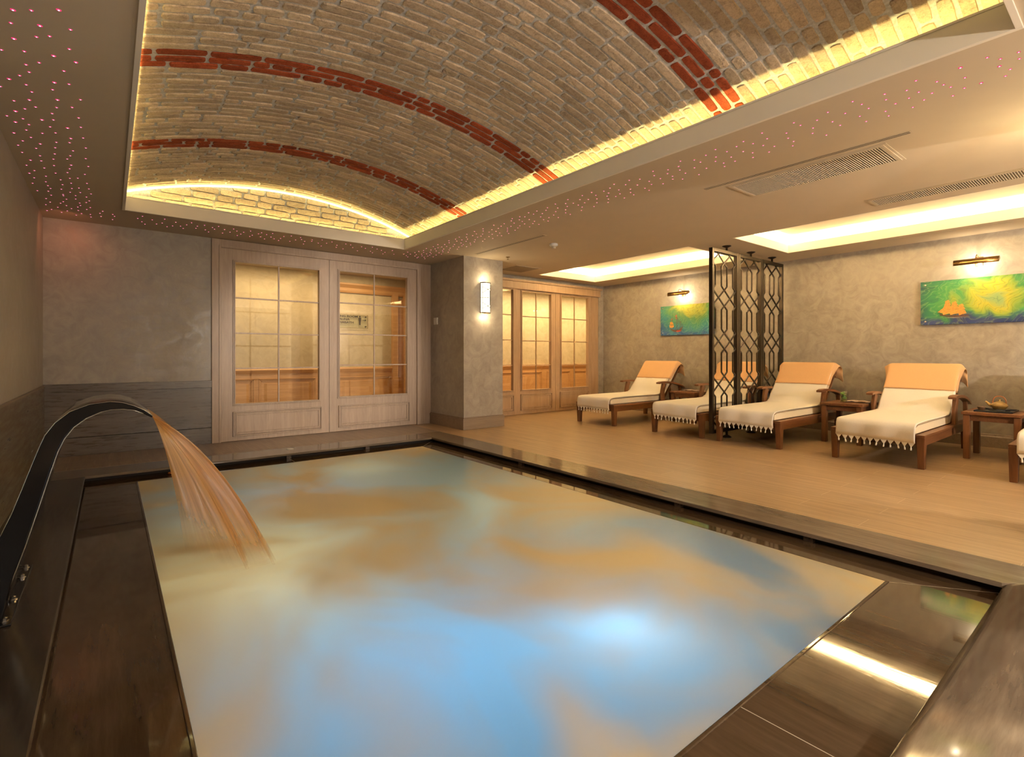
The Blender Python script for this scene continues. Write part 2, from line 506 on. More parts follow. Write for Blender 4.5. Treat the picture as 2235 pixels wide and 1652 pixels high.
def jet_mat(name, taper):
    t = NT(name)
    tc = t.n('TexCoord'); mp = t.n('Mapping'); mp.inputs['Scale'].default_value = (9, 0.35, 1)
    t.l(tc.outputs['UV'], mp.inputs['Vector'])
    f = t.noise(mp.outputs[0], 1.6, 4, 0.6)
    sx = t.n('SeparateXYZ'); t.l(tc.outputs['UV'], sx.inputs[0])
    streak = t.ramp(f, [(0.34, 0.52), (0.62, 0.97)])
    fade = t.ramp(sx.outputs['Y'], [(0.0, 0.95), (0.4, 1.0), (0.85, 0.65), (1.0, 0.1)])
    early = t.n('Math', operation='MULTIPLY_ADD'); t.l(sx.outputs['X'], early.inputs[0]); early.inputs[1].default_value = -0.45; t.l(sx.outputs['Y'], early.inputs[2])
    slow = t.ramp(early.outputs[0], [(0.50, 1.0), (0.86, 0.0)])
    if taper: fade = t.mix(1.0, fade, slow, 'MULTIPLY')
    dens = t.mix(1.0, streak, fade, 'MULTIPLY')
    tr = t.n('BsdfTransparent')
    df = t.n('BsdfDiffuse'); df.inputs[0].default_value = (0.82, 0.46, 0.14, 1)
    tl = t.n('BsdfTranslucent'); tl.inputs[0].default_value = (0.82, 0.46, 0.14, 1)
    m0 = t.n('MixShader'); m0.inputs[0].default_value = 0.5; t.l(df.outputs[0], m0.inputs[1]); t.l(tl.outputs[0], m0.inputs[2])
    gl = t.n('BsdfGlossy'); gl.inputs['Roughness'].default_value = 0.25
    m1 = t.n('MixShader'); m1.inputs[0].default_value = 0.15; t.l(m0.outputs[0], m1.inputs[1]); t.l(gl.outputs[0], m1.inputs[2])
    m2 = t.n('MixShader'); t.l(dens, m2.inputs[0]); t.l(tr.outputs[0], m2.inputs[1]); t.l(m1.outputs[0], m2.inputs[2])
    return t.done(m2)


M['jet'] = jet_mat('falling_water', True)
M['jet_outer'] = jet_mat('falling_water_outer', False)


def marbled(name, kind):
    """marbled sea picture; object space of the board: y -0.56..0.56 (right to left), z 0..0.55"""
    t = NT(name)
    tc = t.n('TexCoord')
    v = t.coords('Object', (1, 1, 1.3))
    # swirl the coordinates before reading distance and bands
    nz = t.n('TexNoise'); nz.inputs['Scale'].default_value = 3.2; nz.inputs['Detail'].default_value = 2.5; nz.inputs['Distortion'].default_value = 1.0
    t.l(v, nz.inputs['Vector'])
    sb = t.n('VectorMath', operation='SUBTRACT'); t.l(nz.outputs['Color'], sb.inputs[0]); sb.inputs[1].default_value = (0.5, 0.5, 0.5)
    sc_ = t.n('VectorMath', operation='MULTIPLY_ADD'); t.l(sb.outputs[0], sc_.inputs[0]); sc_.inputs[1].default_value = (0.5, 0.5, 0.42); t.l(tc.outputs['Object'], sc_.inputs[2])
    ds = t.n('VectorMath', operation='DISTANCE'); mul = t.n('VectorMath', operation='MULTIPLY'); mul.inputs[1].default_value = (0, 1.0, 1.5)
    t.l(sc_.outputs[0], mul.inputs[0]); t.l(mul.outputs[0], ds.inputs[0])
    sp = t.n('SeparateXYZ'); t.l(sc_.outputs[0], sp.inputs[0])
    if kind == 'green':
        ds.inputs[1].default_value = (0, -0.10, 0.46)
        c = t.ramp(ds.outputs['Value'], [(0.05, (0.30, 0.44, 0.16)), (0.16, (0.55, 0.52, 0.06)), (0.26, (0.32, 0.42, 0.06)), (0.38, (0.07, 0.25, 0.07)), (0.55, (0.04, 0.19, 0.07)), (0.75, (0.015, 0.05, 0.06))])
        c = t.mix(t.ramp(sp.outputs['Z'], [(0.03, 1.0), (0.13, 0.0)]), c, (0.022, 0.030, 0.11))
    else:
        ds.inputs[1].default_value = (0, -0.05, 0.86)
        c = t.ramp(ds.outputs['Value'], [(0.08, (0.50, 0.45, 0.07)), (0.22, (0.42, 0.42, 0.07)), (0.38, (0.12, 0.25, 0.08)), (0.56, (0.05, 0.19, 0.13)), (0.74, (0.035, 0.16, 0.19)), (0.92, (0.02, 0.06, 0.18))])
    wv = t.n('TexWave', wave_type='BANDS', bands_direction='DIAGONAL')
    wv.inputs['Scale'].default_value = 7; wv.inputs['Distortion'].default_value = 5; wv.inputs['Detail'].default_value = 3; wv.inputs['Detail Scale'].default_value = 1.2
    t.l(sc_.outputs[0], wv.inputs['Vector'])
    c = t.mix(t.ramp(wv.outputs['Fac'], [(0.80, 0.0), (1.0, 0.28)]), c, (0.32, 0.42, 0.18))
    c = t.mix(t.ramp(wv.outputs['Fac'], [(0.0, 0.30), (0.15, 0.0)]), c, (0.012, 0.05, 0.06))
    return t.done(t.bsdf(c, 0.16, 0, 0.5))


M['pic_green'] = marbled('marbled_green_print', 'green')
M['pic_blue'] = marbled('marbled_blue_print', 'blue')
M['sail'] = plain('orange_sail', (0.72, 0.33, 0.07), 0.3, ns=60, amt=0.3)
M['hull'] = plain('brown_hull', (0.055, 0.022, 0.010), 0.3, ns=60, amt=0.3)
M['red'] = plain('red_pennant', (0.45, 0.05, 0.03), 0.3)
M['foamline'] = plain('cream_wake', (0.65, 0.55, 0.35), 0.3)

# ================================================================== the setting
XL, XR, YB, YN = -0.56, 8.28, 7.34, -2.6     # left wall, right wall, partition, wall behind the camera
YC = 8.60                                    # far wall of the corridor
PX0, PX1, PY0, PY1, PZ = 0.20, 3.12, 0.865, 5.79, -0.06      # pool rim
DX0, DX1, DY0, DY1 = -0.175, 3.385, 0.47, 6.02               # inner edge of the deck

# ---- floors: the deck is a slab that overhangs the water channel
m = MB()
m.box(3.735, XR, YN, YB, -0.03, 0.0); m.box(3.735, 10.4, YB, YC, -0.03, 0.0)
m.box(XL, 3.735, 6.43, YC, -0.03, 0.0)
m.box(XL, 3.735, YN, -0.60, -0.03, 0.0)
struct(m.build('floor', M['floor']), 'wood look plank tile floor beside the pool', 'floor')
m = B((XL, 3.735, 6.432, 7.335, -0.012, 0.0008))
struct(m.build('floor_strip', M['strip']), 'brown tiled strip of floor between pool and glazed partition', 'floor')

k = MB(); k.prism([(DX1, DY0 - 0.004), (3.735, DY0 - 0.354), (3.735, 6.43), (DX1, 6.43)], 'z', -0.024, 0.0014)
struct(k.build('kerb_east', M['kerb_y'], bevel=0.0012), 'polished brown stone kerb along the lounger side of the pool', 'kerb')
k = MB(); k.box(XL, DX1, DY1, 6.43, -0.024, 0.001)
struct(k.build('kerb_north', M['kerb_x'], bevel=0.006), 'polished brown stone kerb below the glazed partition', 'kerb')
k = MB(); k.box(XL, DX0, DY0, DY1, -0.024, 0.001)
struct(k.build('kerb_west', M['kerb_dark'], bevel=0.006), 'dark wet stone kerb with painted shade, carrying the swan neck spout', 'kerb')
# near kerb with a rounded nose
prof = [(-0.60, -0.11), (-0.60, 0.001), (DY0 - 0.045, 0.001)]
for i in range(1, 9):
    a = PI / 2 * (1 - i / 8)
    prof.append((DY0 - 0.045 + 0.045 * math.cos(a), 0.001 - 0.045 + 0.045 * math.sin(a)))
prof.append((DY0, -0.11))
k = MB(); k.prism(prof, 'x', XL, 3.735, 0, True)
struct(k.build('kerb_south', M['kerb_x']), 'rounded polished stone kerb nearest the camera', 'kerb')

# ---- overflow shelf (under a film of water), rim, basin
m = MB()
for x0, x1, y0, y1 in ((PX1, 3.50, 0.40, 6.15), (-0.30, PX0, 0.40, 6.15), (PX0, PX1, PY1, 6.15), (PX0, PX1, 0.40, PY0)):
    m.box(x0, x1, y0, y1, -0.20, PZ)
# pale joints in the shelf
def joint(a, b, wd=0.0016):
    d = Vector((b[0] - a[0], b[1] - a[1])).normalized(); n = Vector((-d.y, d.x)) * wd
    m.add([(a[0] + n.x, a[1] + n.y, PZ + 0.0006), (a[0] - n.x, a[1] - n.y, PZ + 0.0006), (b[0] - n.x, b[1] - n.y, PZ + 0.0006), (b[0] + n.x, b[1] + n.y, PZ + 0.0006)], [(0, 1, 2, 3)], 1)
joint((PX1, PY0), (3.44, 0.43)); joint((1.633, PY0), (1.645, 0.43)); joint((PX1, PY1), (3.44, 6.10)); joint((1.58, PY1), (1.58, 6.1))
struct(m.build('pool_shelf', [M['shelf'], M['grout']]), 'dark wet overflow shelf around the pool', 'pool shelf')
# channel back, coloured near black for the shade under the slab edge
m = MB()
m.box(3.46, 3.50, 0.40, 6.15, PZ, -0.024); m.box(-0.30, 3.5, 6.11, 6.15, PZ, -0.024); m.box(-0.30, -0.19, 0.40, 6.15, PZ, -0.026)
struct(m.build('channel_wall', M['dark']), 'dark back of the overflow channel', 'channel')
m = MB(); rt = 0.014
m.box(PX0 - rt, PX0, PY0 - rt, PY1 + rt, PZ - 0.02, PZ + 0.004); m.box(PX1, PX1 + rt, PY0 - rt, PY1 + rt, PZ - 0.02, PZ + 0.004)
m.box(PX0, PX1, PY0 - rt, PY0, PZ - 0.02, PZ + 0.004); m.box(PX0, PX1, PY1, PY1 + rt, PZ - 0.02, PZ + 0.004)
struct(m.build('pool_rim', M['shelf'], bevel=0.003), 'thin wet stone rim where the pool spills over', 'pool rim')
m = MB()
m.box(PX0 - .2, PX1 + .2, PY0 - .2, PY1 + .2, -1.35, -1.30)
m.box(PX0 - .2, PX0, PY0, PY1, -1.3, -0.2); m.box(PX1, PX1 + .2, PY0, PY1, -1.3, -0.2)
m.box(PX0 - .2, PX1 + .2, PY0 - .2, PY0, -1.3, -0.2); m.box(PX0 - .2, PX1 + .2, PY1, PY1 + .2, -1.3, -0.2)
struct(m.build('pool_basin', M['pool']), 'pale tiled basin below the water', 'pool')
# the water: gently swollen surface, stirred by the jet
rows = []
NX, NY = 60, 90
for j in range(NY + 1):
    r = []
    for i in range(NX + 1):
        x = PX0 + (PX1 - PX0) * i / NX; y = PY0 + (PY1 - PY0) * j / NY
        e = min(x - PX0, PX1 - x, y - PY0, PY1 - y)
        z = PZ + 0.003 + 0.010 * mnoise.noise(Vector((x * 1.3, y * 1.3, 0.3))) * min(1, e / 0.3)
        r.append((x, y, z))
    rows.append(r)
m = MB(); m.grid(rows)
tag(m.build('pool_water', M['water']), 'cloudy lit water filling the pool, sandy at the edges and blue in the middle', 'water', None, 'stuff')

# small grey blocks that carry the slab over the channel
for i, (x, y, a, lab) in enumerate(((3.405, 4.19, 0, 'small grey support block under lounger side kerb, closest to the column'),
                                   (3.405, 2.28, 0, 'small grey support block under lounger side kerb, middle of three'),
                                   (3.405, 1.35, 0, 'small grey support block under lounger side kerb, closest to the rounded kerb'),
                                   (1.58, 6.04, 1, 'small grey support block under far kerb below the round cap'),
                                   (2.50, 6.04, 1, 'small grey support block under far kerb below the right glazed leaf'))):
    m = MB()
    if a: m.box(x - .026, x + .026, y + .006, y + .06, PZ, -0.024)
    else: m.box(x + .008, x + .05, y - .028, y + .028, PZ, -0.024)
    tag(m.build('kerb_support', M['stone_x'], loc=(x, y, PZ), bevel=0.003), lab, 'support block', 'support blocks under the kerb')

# ---- walls
XLW = XL - 0.1
struct(B((XLW, XL, YN, YB + 0.1, 0.775, CEIL)).build('wall_left', M['stucco']))
struct(B((XLW, XL + 0.012, YN, YB, 0.0, 0.765)).build('wall_left_cladding', M['stone_left']))
struct(B((XLW, XL + 0.018, YN, YB, 0.765, 0.779)).build('trim_1', M['base']))
struct(B((XL, 1.0, YB, YB + 0.1, 0.70, CEIL)).build('wall_back', M['stucco']))
m = MB(); m.box(XL, 1.018, YB - 0.012, YB + 0.1, 0.20, 0.70, 0); m.box(XL, 1.018, YB - 0.014, YB + 0.1, 0.0, 0.196, 1); m.box(XL, 1.026, YB - 0.030, YB + 0.1, 0.70, 0.787, 1)
struct(m.build('wall_back_cladding', [M['stone_x'], M['strip'] if 0 else M['stone_x']], bevel=0.002))
struct(B((XR, XR + 0.1, YN, YB, 0, CEIL)).build('wall_right', M['stucco']))
struct(B((XLW, XR + 0.1, YN - 0.1, YN, 0, CEIL)).build('wall_near', M['stucco']))
m = MB(); m.prism([(XR, 0.0), (XR - 0.022, 0.0), (XR - 0.022, 0.125), (XR - 0.012, 0.140), (XR - 0.010, 0.155), (XR, 0.160)], 'y', YN, YB)
struct(m.build('baseboard_right', M['base']))
# the column with its base
CX0, CX1, CY0 = 4.09, 4.81, 6.33
def column(y0, y1, nm, bn):
    struct(B((CX0, CX1, y0, y1, 0, CEIL)).build(nm, M['stucco']))
    m = MB(); e = 0.018
    for z0, z1, q in ((0, 0.14, e), (0.14, 0.165, e + 0.004), (0.165, 0.18, e - 0.008)):
        m.box(CX0 - q, CX1 + q, y0 - q, y1 + q, z0, z1)
    struct(m.build(bn, M['base'], bevel=0.003))
column(CY0, YB, 'wall_column', 'baseboard_column')
column(-0.85, 0.14, 'wall_near_column', 'baseboard_near_column')

# ---- ceiling with its openings
trays = ((6.12, 7.65, 0.20, 3.30), (6.12, 7.65, 3.92, 7.00))
holes = [(VX0, VX1, VY0, VY1)] + list(trays)
xs = sorted({XLW, XR + 0.1, *[h[0] for h in holes], *[h[1] for h in holes]})
ys = sorted({YN - 0.1, YB + 0.1, *[h[2] for h in holes], *[h[3] for h in holes]})
m = MB()
for i in range(len(xs) - 1):
    for j in range(len(ys) - 1):
        cx, cy = (xs[i] + xs[i + 1]) / 2, (ys[j] + ys[j + 1]) / 2
        if any(h[0] < cx < h[1] and h[2] < cy < h[3] for h in holes): continue
        m.box(xs[i], xs[i + 1], ys[j], ys[j + 1], CEIL, CEIL + 0.03)
struct(m.build('ceiling', M['ceiling']))
# fascia around the vault: board, lip below, two beads near the top
m = MB(); t_ = 0.025
def ring(x0, x1, y0, y1, z0, z1, t):
    m.box(x0, x0 + t, y0, y1, z0, z1); m.box(x1 - t, x1, y0, y1, z0, z1)
    m.box(x0 + t, x1 - t, y0, y0 + t, z0, z1); m.box(x0 + t, x1 - t, y1 - t, y1, z0, z1)
ring(VX0, VX1, VY0, VY1, CEIL - 0.010, 2.688, t_)
ring(VX0, VX1, VY0, VY1, 2.688, 2.693, t_ - 0.005)
ring(VX0, VX1, VY0, VY1, 2.693, 2.705, t_)
struct(m.build('trim_2', M['fascia'], bevel=0.0015), 'cream fascia board around the brick vault', 'fascia')
# trays: fascia, ledge, wide recess above
for i, (x0, x1, y0, y1) in enumerate(trays):
    m = MB(); e = 0.14; zt = 2.80
    ring(x0, x1, y0, y1, CEIL - 0.002, 2.685, 0.02)
    m.box(x0 - e, x0 - 0.02, y0 - e, y1 + e, CEIL + 0.03, 2.62); m.box(x1 + 0.02, x1 + e, y0 - e, y1 + e, CEIL + 0.03, 2.62)
    m.box(x0 - 0.02, x1 + 0.02, y0 - e, y0 - 0.02, CEIL + 0.03, 2.62); m.box(x0 - 0.02, x1 + 0.02, y1 + 0.02, y1 + e, CEIL + 0.03, 2.62)
    m.box(x0 - e - .02, x0 - e, y0 - e, y1 + e, 2.60, zt); m.box(x1 + e, x1 + e + .02, y0 - e, y1 + e, 2.60, zt)
    m.box(x0 - e, x1 + e, y0 - e - .02, y0 - e, 2.60, zt); m.box(x0 - e, x1 + e, y1 + e, y1 + e + .02, 2.60, zt)
    m.box(x0 - e - .02, x1 + e + .02, y0 - e - .02, y1 + e + .02, zt, zt + 0.02)
    struct(m.build('ceiling_tray', M['fascia']), ('lit ceiling tray over the loungers right of the lattice screen', 'lit ceiling tray over the loungers beyond the lattice screen')[i], 'ceiling tray')

# ---- brick vault
VR, VCX, VAP = 4.5, 1.70, 3.09
VCZ = VAP - VR
AX = math.asin(1.74 / VR)
def vpt(u, y, d=0.0):
    a = u / VR
    return (VCX + (VR - d) * math.sin(a), y, VCZ + (VR - d) * math.cos(a))
U0, U1 = -AX * VR, AX * VR
VYA, VYB = 0.20, 6.60
NS = 40
m = MB()
rows = []
for yy in (VYA, VYB):
    r = [(vpt(U0, yy)[0], yy, 2.59)] + [vpt(U0 + (U1 - U0) * i / NS, yy) for i in range(NS + 1)] + [(vpt(U1, yy)[0], yy, 2.59)]
    rows.append(r)
m.grid(rows)
# end walls of the vault
for yy in (VYA, VYB + 0.002):
    arc = [vpt(U0 + (U1 - U0) * i / NS, yy) for i in range(NS + 1)]
    m.add([(arc[0][0], yy, 2.59)] + arc + [(arc[-1][0], yy, 2.59)], [tuple(range(NS + 3))])

def brick(mb, P, u0, u1, v0, v1, hgt, mat, rng):
    """one rough split-face brick on the surface P(u, v, d)"""
    nu, nv = 6, 3
    ru = min(0.010, (u1 - u0) * 0.2); base = len(mb.v)
    rows_ = []
    for ring_, (ins, h) in enumerate(((0.0, -0.002), (0.002, hgt * 0.55), (0.008, hgt))):
        rows_.append((ins, h))
    top = []
    for jv in range(nv + 1):
        r = []
        for iu in range(nu + 1):
            u = u0 + 0.004 + (u1 - u0 - 0.008) * iu / nu; v = v0 + 0.004 + (v1 - v0 - 0.008) * jv / nv
            edge = iu in (0, nu) or jv in (0, nv)
            corner = iu in (0, nu) and jv in (0, nv)
            if corner:
                u += (0.006 if iu == 0 else -0.006); v += (0.004 if jv == 0 else -0.004)
            r.append((u + rng.uniform(-.0015, .0015), v + rng.uniform(-.0015, .0015), hgt * (0.92 if edge else 1.0) + rng.uniform(-0.0018, 0.0018)))
        top.append(r)
    ids = {}
    for jv in range(nv + 1):
        for iu in range(nu + 1):
            ids[iu, jv] = len(mb.v); mb.v.append(P(*top[jv][iu]))
    for jv in range(nv):
        for iu in range(nu):
            mb.f.append((ids[iu, jv], ids[iu, jv + 1], ids[iu + 1, jv + 1], ids[iu + 1, jv])); mb.m.append(mat); mb.s.append(False)
    loop = [(i, 0) for i in range(nu)] + [(nu, j) for j in range(nv)] + [(i, nv) for i in range(nu, 0, -1)] + [(0, j) for j in range(nv, 0, -1)]
    up, low = [], []
    for (iu, jv) in loop:
        u, v, h = top[jv][iu]
        du = -0.003 if iu == 0 else 0.003 if iu == nu else 0
        dv = -0.003 if jv == 0 else 0.003 if jv == nv else 0
        up.append(ids[iu, jv])
        low.append(len(mb.v)); mb.v.append(P(u + du, v + dv, -0.003))
    n = len(loop)
    for i in range(n):
        mb.f.append((up[i], up[(i + 1) % n], low[(i + 1) % n], low[i])); mb.m.append(mat); mb.s.append(False)

rng = random.Random(11)
PITCH = 0.078
ribs = ((1.70, 1.94), (3.50, 3.74), (5.04, 5.28))
ncourse = int((VYB - 0.02 - VYA) / PITCH)
off0 = 3.50 - int((3.50 - VYA) / PITCH) * PITCH - 0.002
bands = (U0, -1.06, 0.16, 1.38, U1)
for c in range(ncourse + 1):
    y0 = off0 + c * PITCH
    if y0 + PITCH > VYB: break
    yc = y0 + PITCH / 2
    red = any(a < yc < b for a, b in ribs)
    carry = None
    for bi in range(len(bands) - 1):
        u = bands[bi] + 0.006; end = bands[bi + 1] - 0.006
        if bi > 0 and carry is not None: u = carry
        carry = None
        if bi < len(bands) - 2 and rng.random() < 0.55: end += rng.choice((-0.10, -0.06, 0.07, 0.12))
        first = True
        while u < end - 0.05:
            L = rng.choice((0.13, 0.22, 0.27, 0.30, 0.33)) if not first else rng.choice((0.10, 0.16, 0.24, 0.32))
            first = False
            ue = min(u + L, end)
            if end - ue < 0.07: ue = end
            jit = rng.uniform(-0.003, 0.003)
            brick(m, lambda a, b, d: vpt(a, b, d), u, ue, y0 + 0.0078 + jit, y0 + PITCH - 0.0078 + jit, rng.uniform(0.0065, 0.0115), 2 if red else 1, rng)
            u = ue + 0.015
        if abs(end - (bands[bi + 1] - 0.006)) > 0.01: carry = end + 0.015
vault = struct(m.build('ceiling_vault', [M['mortar'], M['brick'], M['brick_red']]), 'brick barrel vault over the pool with red brick ribs', 'vault')
# lunette: end wall of the vault laid in larger bricks
m = MB()
yl = VYB - 0.004
for c in range(6):
    z0 = 2.705 + c * 0.072
    x = VCX - 1.75 + (c % 2) * 0.11
    while x < VCX + 1.75:
        L = rng.choice((0.16, 0.22, 0.26, 0.28))
        xe = x + L; zt = z0 + 0.066
        if zt < VCZ + math.sqrt(VR ** 2 - max(abs(x - VCX), abs(xe - VCX)) ** 2) + 0.045:
            brick(m, lambda a, b, d: (a, yl - d, b), x, xe, z0, zt, rng.uniform(0.014, 0.022), 0, rng)
        x = xe + 0.016
struct(m.build('ceiling_lunette', [M['brick']]), 'lit brick lunette closing the far end of the vault', 'lunette')
# led rope that follows the arc at the lunette
m = MB()
m.tube([(lambda p: (p[0], 6.535, p[2] - 0.028))(vpt(U0 * 0.97 + (U1 - U0) * 0.97 * i / 60, 6.535)) for i in range(61)], 0.011, 6)
tag(m.build('led_rope', M['rope']), 'glowing yellow led rope curving along the top of the brick lunette', 'led light')

# ---- glazed partition
def leaf(name, x0, x1, z0, z1, gx0, gx1, gz0, gz1, px0, px1, pz0, pz1, y, label, fm=None):
    fm = fm or M['frame']
    """a framed glazed leaf facing -y: frame, pane, glazing bars, raised lower panel"""
    root = thing(name, label, 'door', ((x0 + x1) / 2, y, z0)); root['kind'] = 'structure'
    X0, Z0 = (x0 + x1) / 2, z0
    m = MB(); d = 0.045
    for b in ((x0, gx0, z0, z1), (gx1, x1, z0, z1), (gx0, gx1, gz1, z1), (gx0, gx1, z0, gz0)):
        m.box(b[0] - X0, b[1] - X0, 0, d, b[2] - Z0, b[3] - Z0)
    m.build('door_frame', fm, root)
    # moulding around the glass: stepped
    m = MB(); g = 0.028
    for q, y0_, y1_ in ((g, -0.014, 0.0), (g * 0.5, -0.026, -0.014)):
        a0, a1, c0, c1 = gx0 - q - X0, gx1 + q - X0, gz0 - q - Z0, gz1 + q - Z0
        m.box(a0, gx0 - X0, y0_, y1_, c0, c1); m.box(gx1 - X0, a1, y0_, y1_, c0, c1)
        m.box(gx0 - X0, gx1 - X0, y0_, y1_, c0, gz0 - Z0); m.box(gx0 - X0, gx1 - X0, y0_, y1_, gz1 - Z0, c1)
    m.build('moulding', fm, root, bevel=0.003)
    m = B((gx0 - X0 + .001, gx1 - X0 - .001, 0.024, 0.030, gz0 - Z0 + .001, gz1 - Z0 - .001)); m.build('glass_pane', M['glass'], root)
    m = MB(); b = 0.009; mid = (gx0 + gx1) / 2 - X0
    for zz in (0.25, 0.5, 0.75):
        zc = gz0 + (gz1 - gz0) * zz - Z0
        m.box(gx0 - X0, gx1 - X0, 0.004, 0.022, zc - b, zc + b)
    m.box(mid - b, mid + b, 0.002, 0.022, gz0 - Z0, gz1 - Z0)
    m.build('glazing_bars', fm, root, bevel=0.002)
    m = MB()
    for q, yy in ((0.0, -0.026), (0.019, -0.014), (0.034, -0.020)):
        a0, a1, c0, c1 = px0 + q - X0, px1 - q - X0, pz0 + q - Z0, pz1 - q - Z0; t = 0.016
        m.box(a0, a0 + t, yy, 0.0, c0, c1); m.box(a1 - t, a1, yy, 0.0, c0, c1)
        m.box(a0 + t, a1 - t, yy, 0.0, c0, c0 + t); m.box(a0 + t, a1 - t, yy, 0.0, c1 - t, c1)
    m.box(px0 + 0.05 - X0, px1 - 0.05 - X0, -0.006, 0.0, pz0 + 0.05 - Z0, pz1 - 0.05 - Z0)
    m.build('lower_panel', fm, root, bevel=0.003)
    return root

YD = 7.325
leaf('door_1', 1.10, 2.455, 0.005, 2.46, 1.26, 2.31, 0.477, 2.295, 1.233, 2.350, 0.06, 0.378, YD, 'wide glazed wooden leaf beside the grey plaster wall')
leaf('door_2', 2.46, 3.855, 0.005, 2.46, 2.602, 3.667, 0.505, 2.315, 2.589, 3.714, 0.06, 0.376, YD, 'wide glazed wooden leaf beside the column, sign seen through it')
m = MB()
m.box(0.997, 1.10, YD - 0.022, YD + 0.06, 0, 2.565); m.box(3.855, 4.09, YD - 0.012, YD + 0.06, 0, 2.565); m.box(1.10, 3.855, YD - 0.022, YD + 0.06, 2.46, 2.565)
m.box(1.075, 1.10, YD - 0.032, YD, 0, 2.49); m.box(1.10, 3.86, YD - 0.032, YD, 2.462, 2.485); m.box(3.84, 3.862, YD - 0.030, YD, 0, 2.49)
struct(m.build('trim_3', M['frame'], bevel=0.003), 'taupe wooden frame around the wide glazed leaves', 'door frame')
# right-hand doors
YE = 7.36
leaf('door_3', 4.98, 5.90, 0.005, 2.36, 5.05, 5.797, 0.457, 2.305, 5.03, 5.82, 0.07, 0.375, YE - 0.03, 'glazed wooden door leaf half hidden by the column', M['frame_warm_lit'])
leaf('door_4', 5.905, 6.90, 0.005, 2.36, 6.037, 6.767, 0.457, 2.290, 6.01, 6.80, 0.07, 0.375, YE, 'glazed wooden door leaf in the middle of the right doors', M['frame_warm_lit'])
leaf('door_5', 6.905, 7.93, 0.005, 2.36, 7.051, 7.814, 0.457, 2.290, 7.02, 7.84, 0.07, 0.375, YE, 'glazed wooden door leaf closest to the wall with the pictures', M['frame_warm_lit'])
m = MB()
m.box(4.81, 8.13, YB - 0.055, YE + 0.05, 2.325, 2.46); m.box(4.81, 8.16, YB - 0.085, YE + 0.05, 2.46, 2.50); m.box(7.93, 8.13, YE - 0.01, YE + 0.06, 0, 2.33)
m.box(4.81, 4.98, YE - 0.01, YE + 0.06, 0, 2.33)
struct(m.build('trim_4', M['frame_warm_lit'], bevel=0.004), 'wooden header and jamb of the right doors', 'door frame')
struct(B((8.13, XR, YB, YB + 0.1, 0, CEIL), (4.81, 8.13, YB, YB + 0.1, 2.50, CEIL), ).build('wall_back_right', M['stucco']))

# ---- corridor beyond the glass
struct(B((0.2, 10.4, YC, YC + 0.1, 0.0, 2.7)).build('wall_corridor', M['stucco_warm']))
struct(B((0.1, 0.2, YB + 0.1, YC + 0.1, 0, 2.7), (10.3, 10.4, YB + .1, YC + 0.1, 0, 2.7), (XR, 10.4, YB, YB + 0.1, 0, 2.7)).build('wall_corridor_end', M['stucco_warm']))
struct(B((0.1, 10.4, YB + 0.1, YC + 0.1, 2.47, 2.50)).build('ceiling_corridor', M['ceiling']))
def wainscot(name, x0, x1, panels):
    m = MB()
    m.box(x0, x1, YC - 0.020, YC, 0, 0.80)
    m.prism([(YC, 0.90), (YC - 0.035, 0.895), (YC - 0.052, 0.870), (YC - 0.040, 0.835), (YC - 0.022, 0.815), (YC - 0.02, 0.79), (YC, 0.79)], 'x', x0, x1)
    m.box(x0, x1, YC - 0.032, YC, 0, 0.11)
    for a, b in panels:
        for q, yy in ((0, 0.036), (0.016, 0.030), (0.032, 0.025)):
            t = 0.014
            m.box(a + q, a + q + t, YC - yy, YC - 0.018, 0.20 + q, 0.735 - q); m.box(b - q - t, b - q, YC - yy, YC - 0.018, 0.20 + q, 0.735 - q)
            m.box(a + q, b - q, YC - yy, YC - 0.018, 0.20 + q, 0.20 + q + t); m.box(a + q, b - q, YC - yy, YC - 0.018, 0.735 - q - t, 0.735 - q)
        m.prism([(a + 0.075, YC - 0.02), (a + 0.115, YC - 0.034), (b - 0.115, YC - 0.034), (b - 0.075, YC - 0.02)], 'z', 0.28, 0.66)
    struct(m.build(name, M['oak'], bevel=0.002))
wainscot('trim_5', 0.2, 2.72, ((0.35, 0.95), (1.05, 1.74), (1.80, 2.66)))
wainscot('trim_6', 2.86, 4.00, ((3.02, 3.96),))
wainscot('trim_7', 4.45, 10.3, ((4.6, 5.3), (5.4, 6.1), (6.2, 6.9), (7.0, 7.62), (7.78, 8.5), (8.62, 9.4), (9.5, 10.2)))
m = MB()
m.box(2.72, 2.86, YC - 0.06, YC, 0, 2.47)
m.box(4.00, 4.10, YC - 0.08, YC, 0, 2.20); m.box(4.22, 4.45, YC - 0.08, YC, 0, 2.20); m.box(4.10, 4.22, YC - 0.02, YC, 0, 2.12)
m.prism([(YC, 2.33), (YC - 0.11, 2.33), (YC - 0.11, 2.30), (YC - 0.06, 2.25), (YC - 0.055, 2.20), (YC - 0.04, 2.17), (YC, 2.17)], 'x', 2.86, 4.6)
struct(m.build('trim_8', M['oak'], bevel=0.003), 'warm wooden cornice and jamb in the corridor', 'trim')

# ================================================================== loungers with their cloths
LJ = (1.28, 0.42)                      # joint of seat and back, front face of the cushion
LD = Vector((0.50, 0.575)).normalized()
LN = Vector((-LD.y, LD.x))
def back_pt(s_, d=0.0):
    return (LJ[0] + LD.x * s_ + LN.x * d, LJ[1] + LD.y * s_ + LN.y * d)


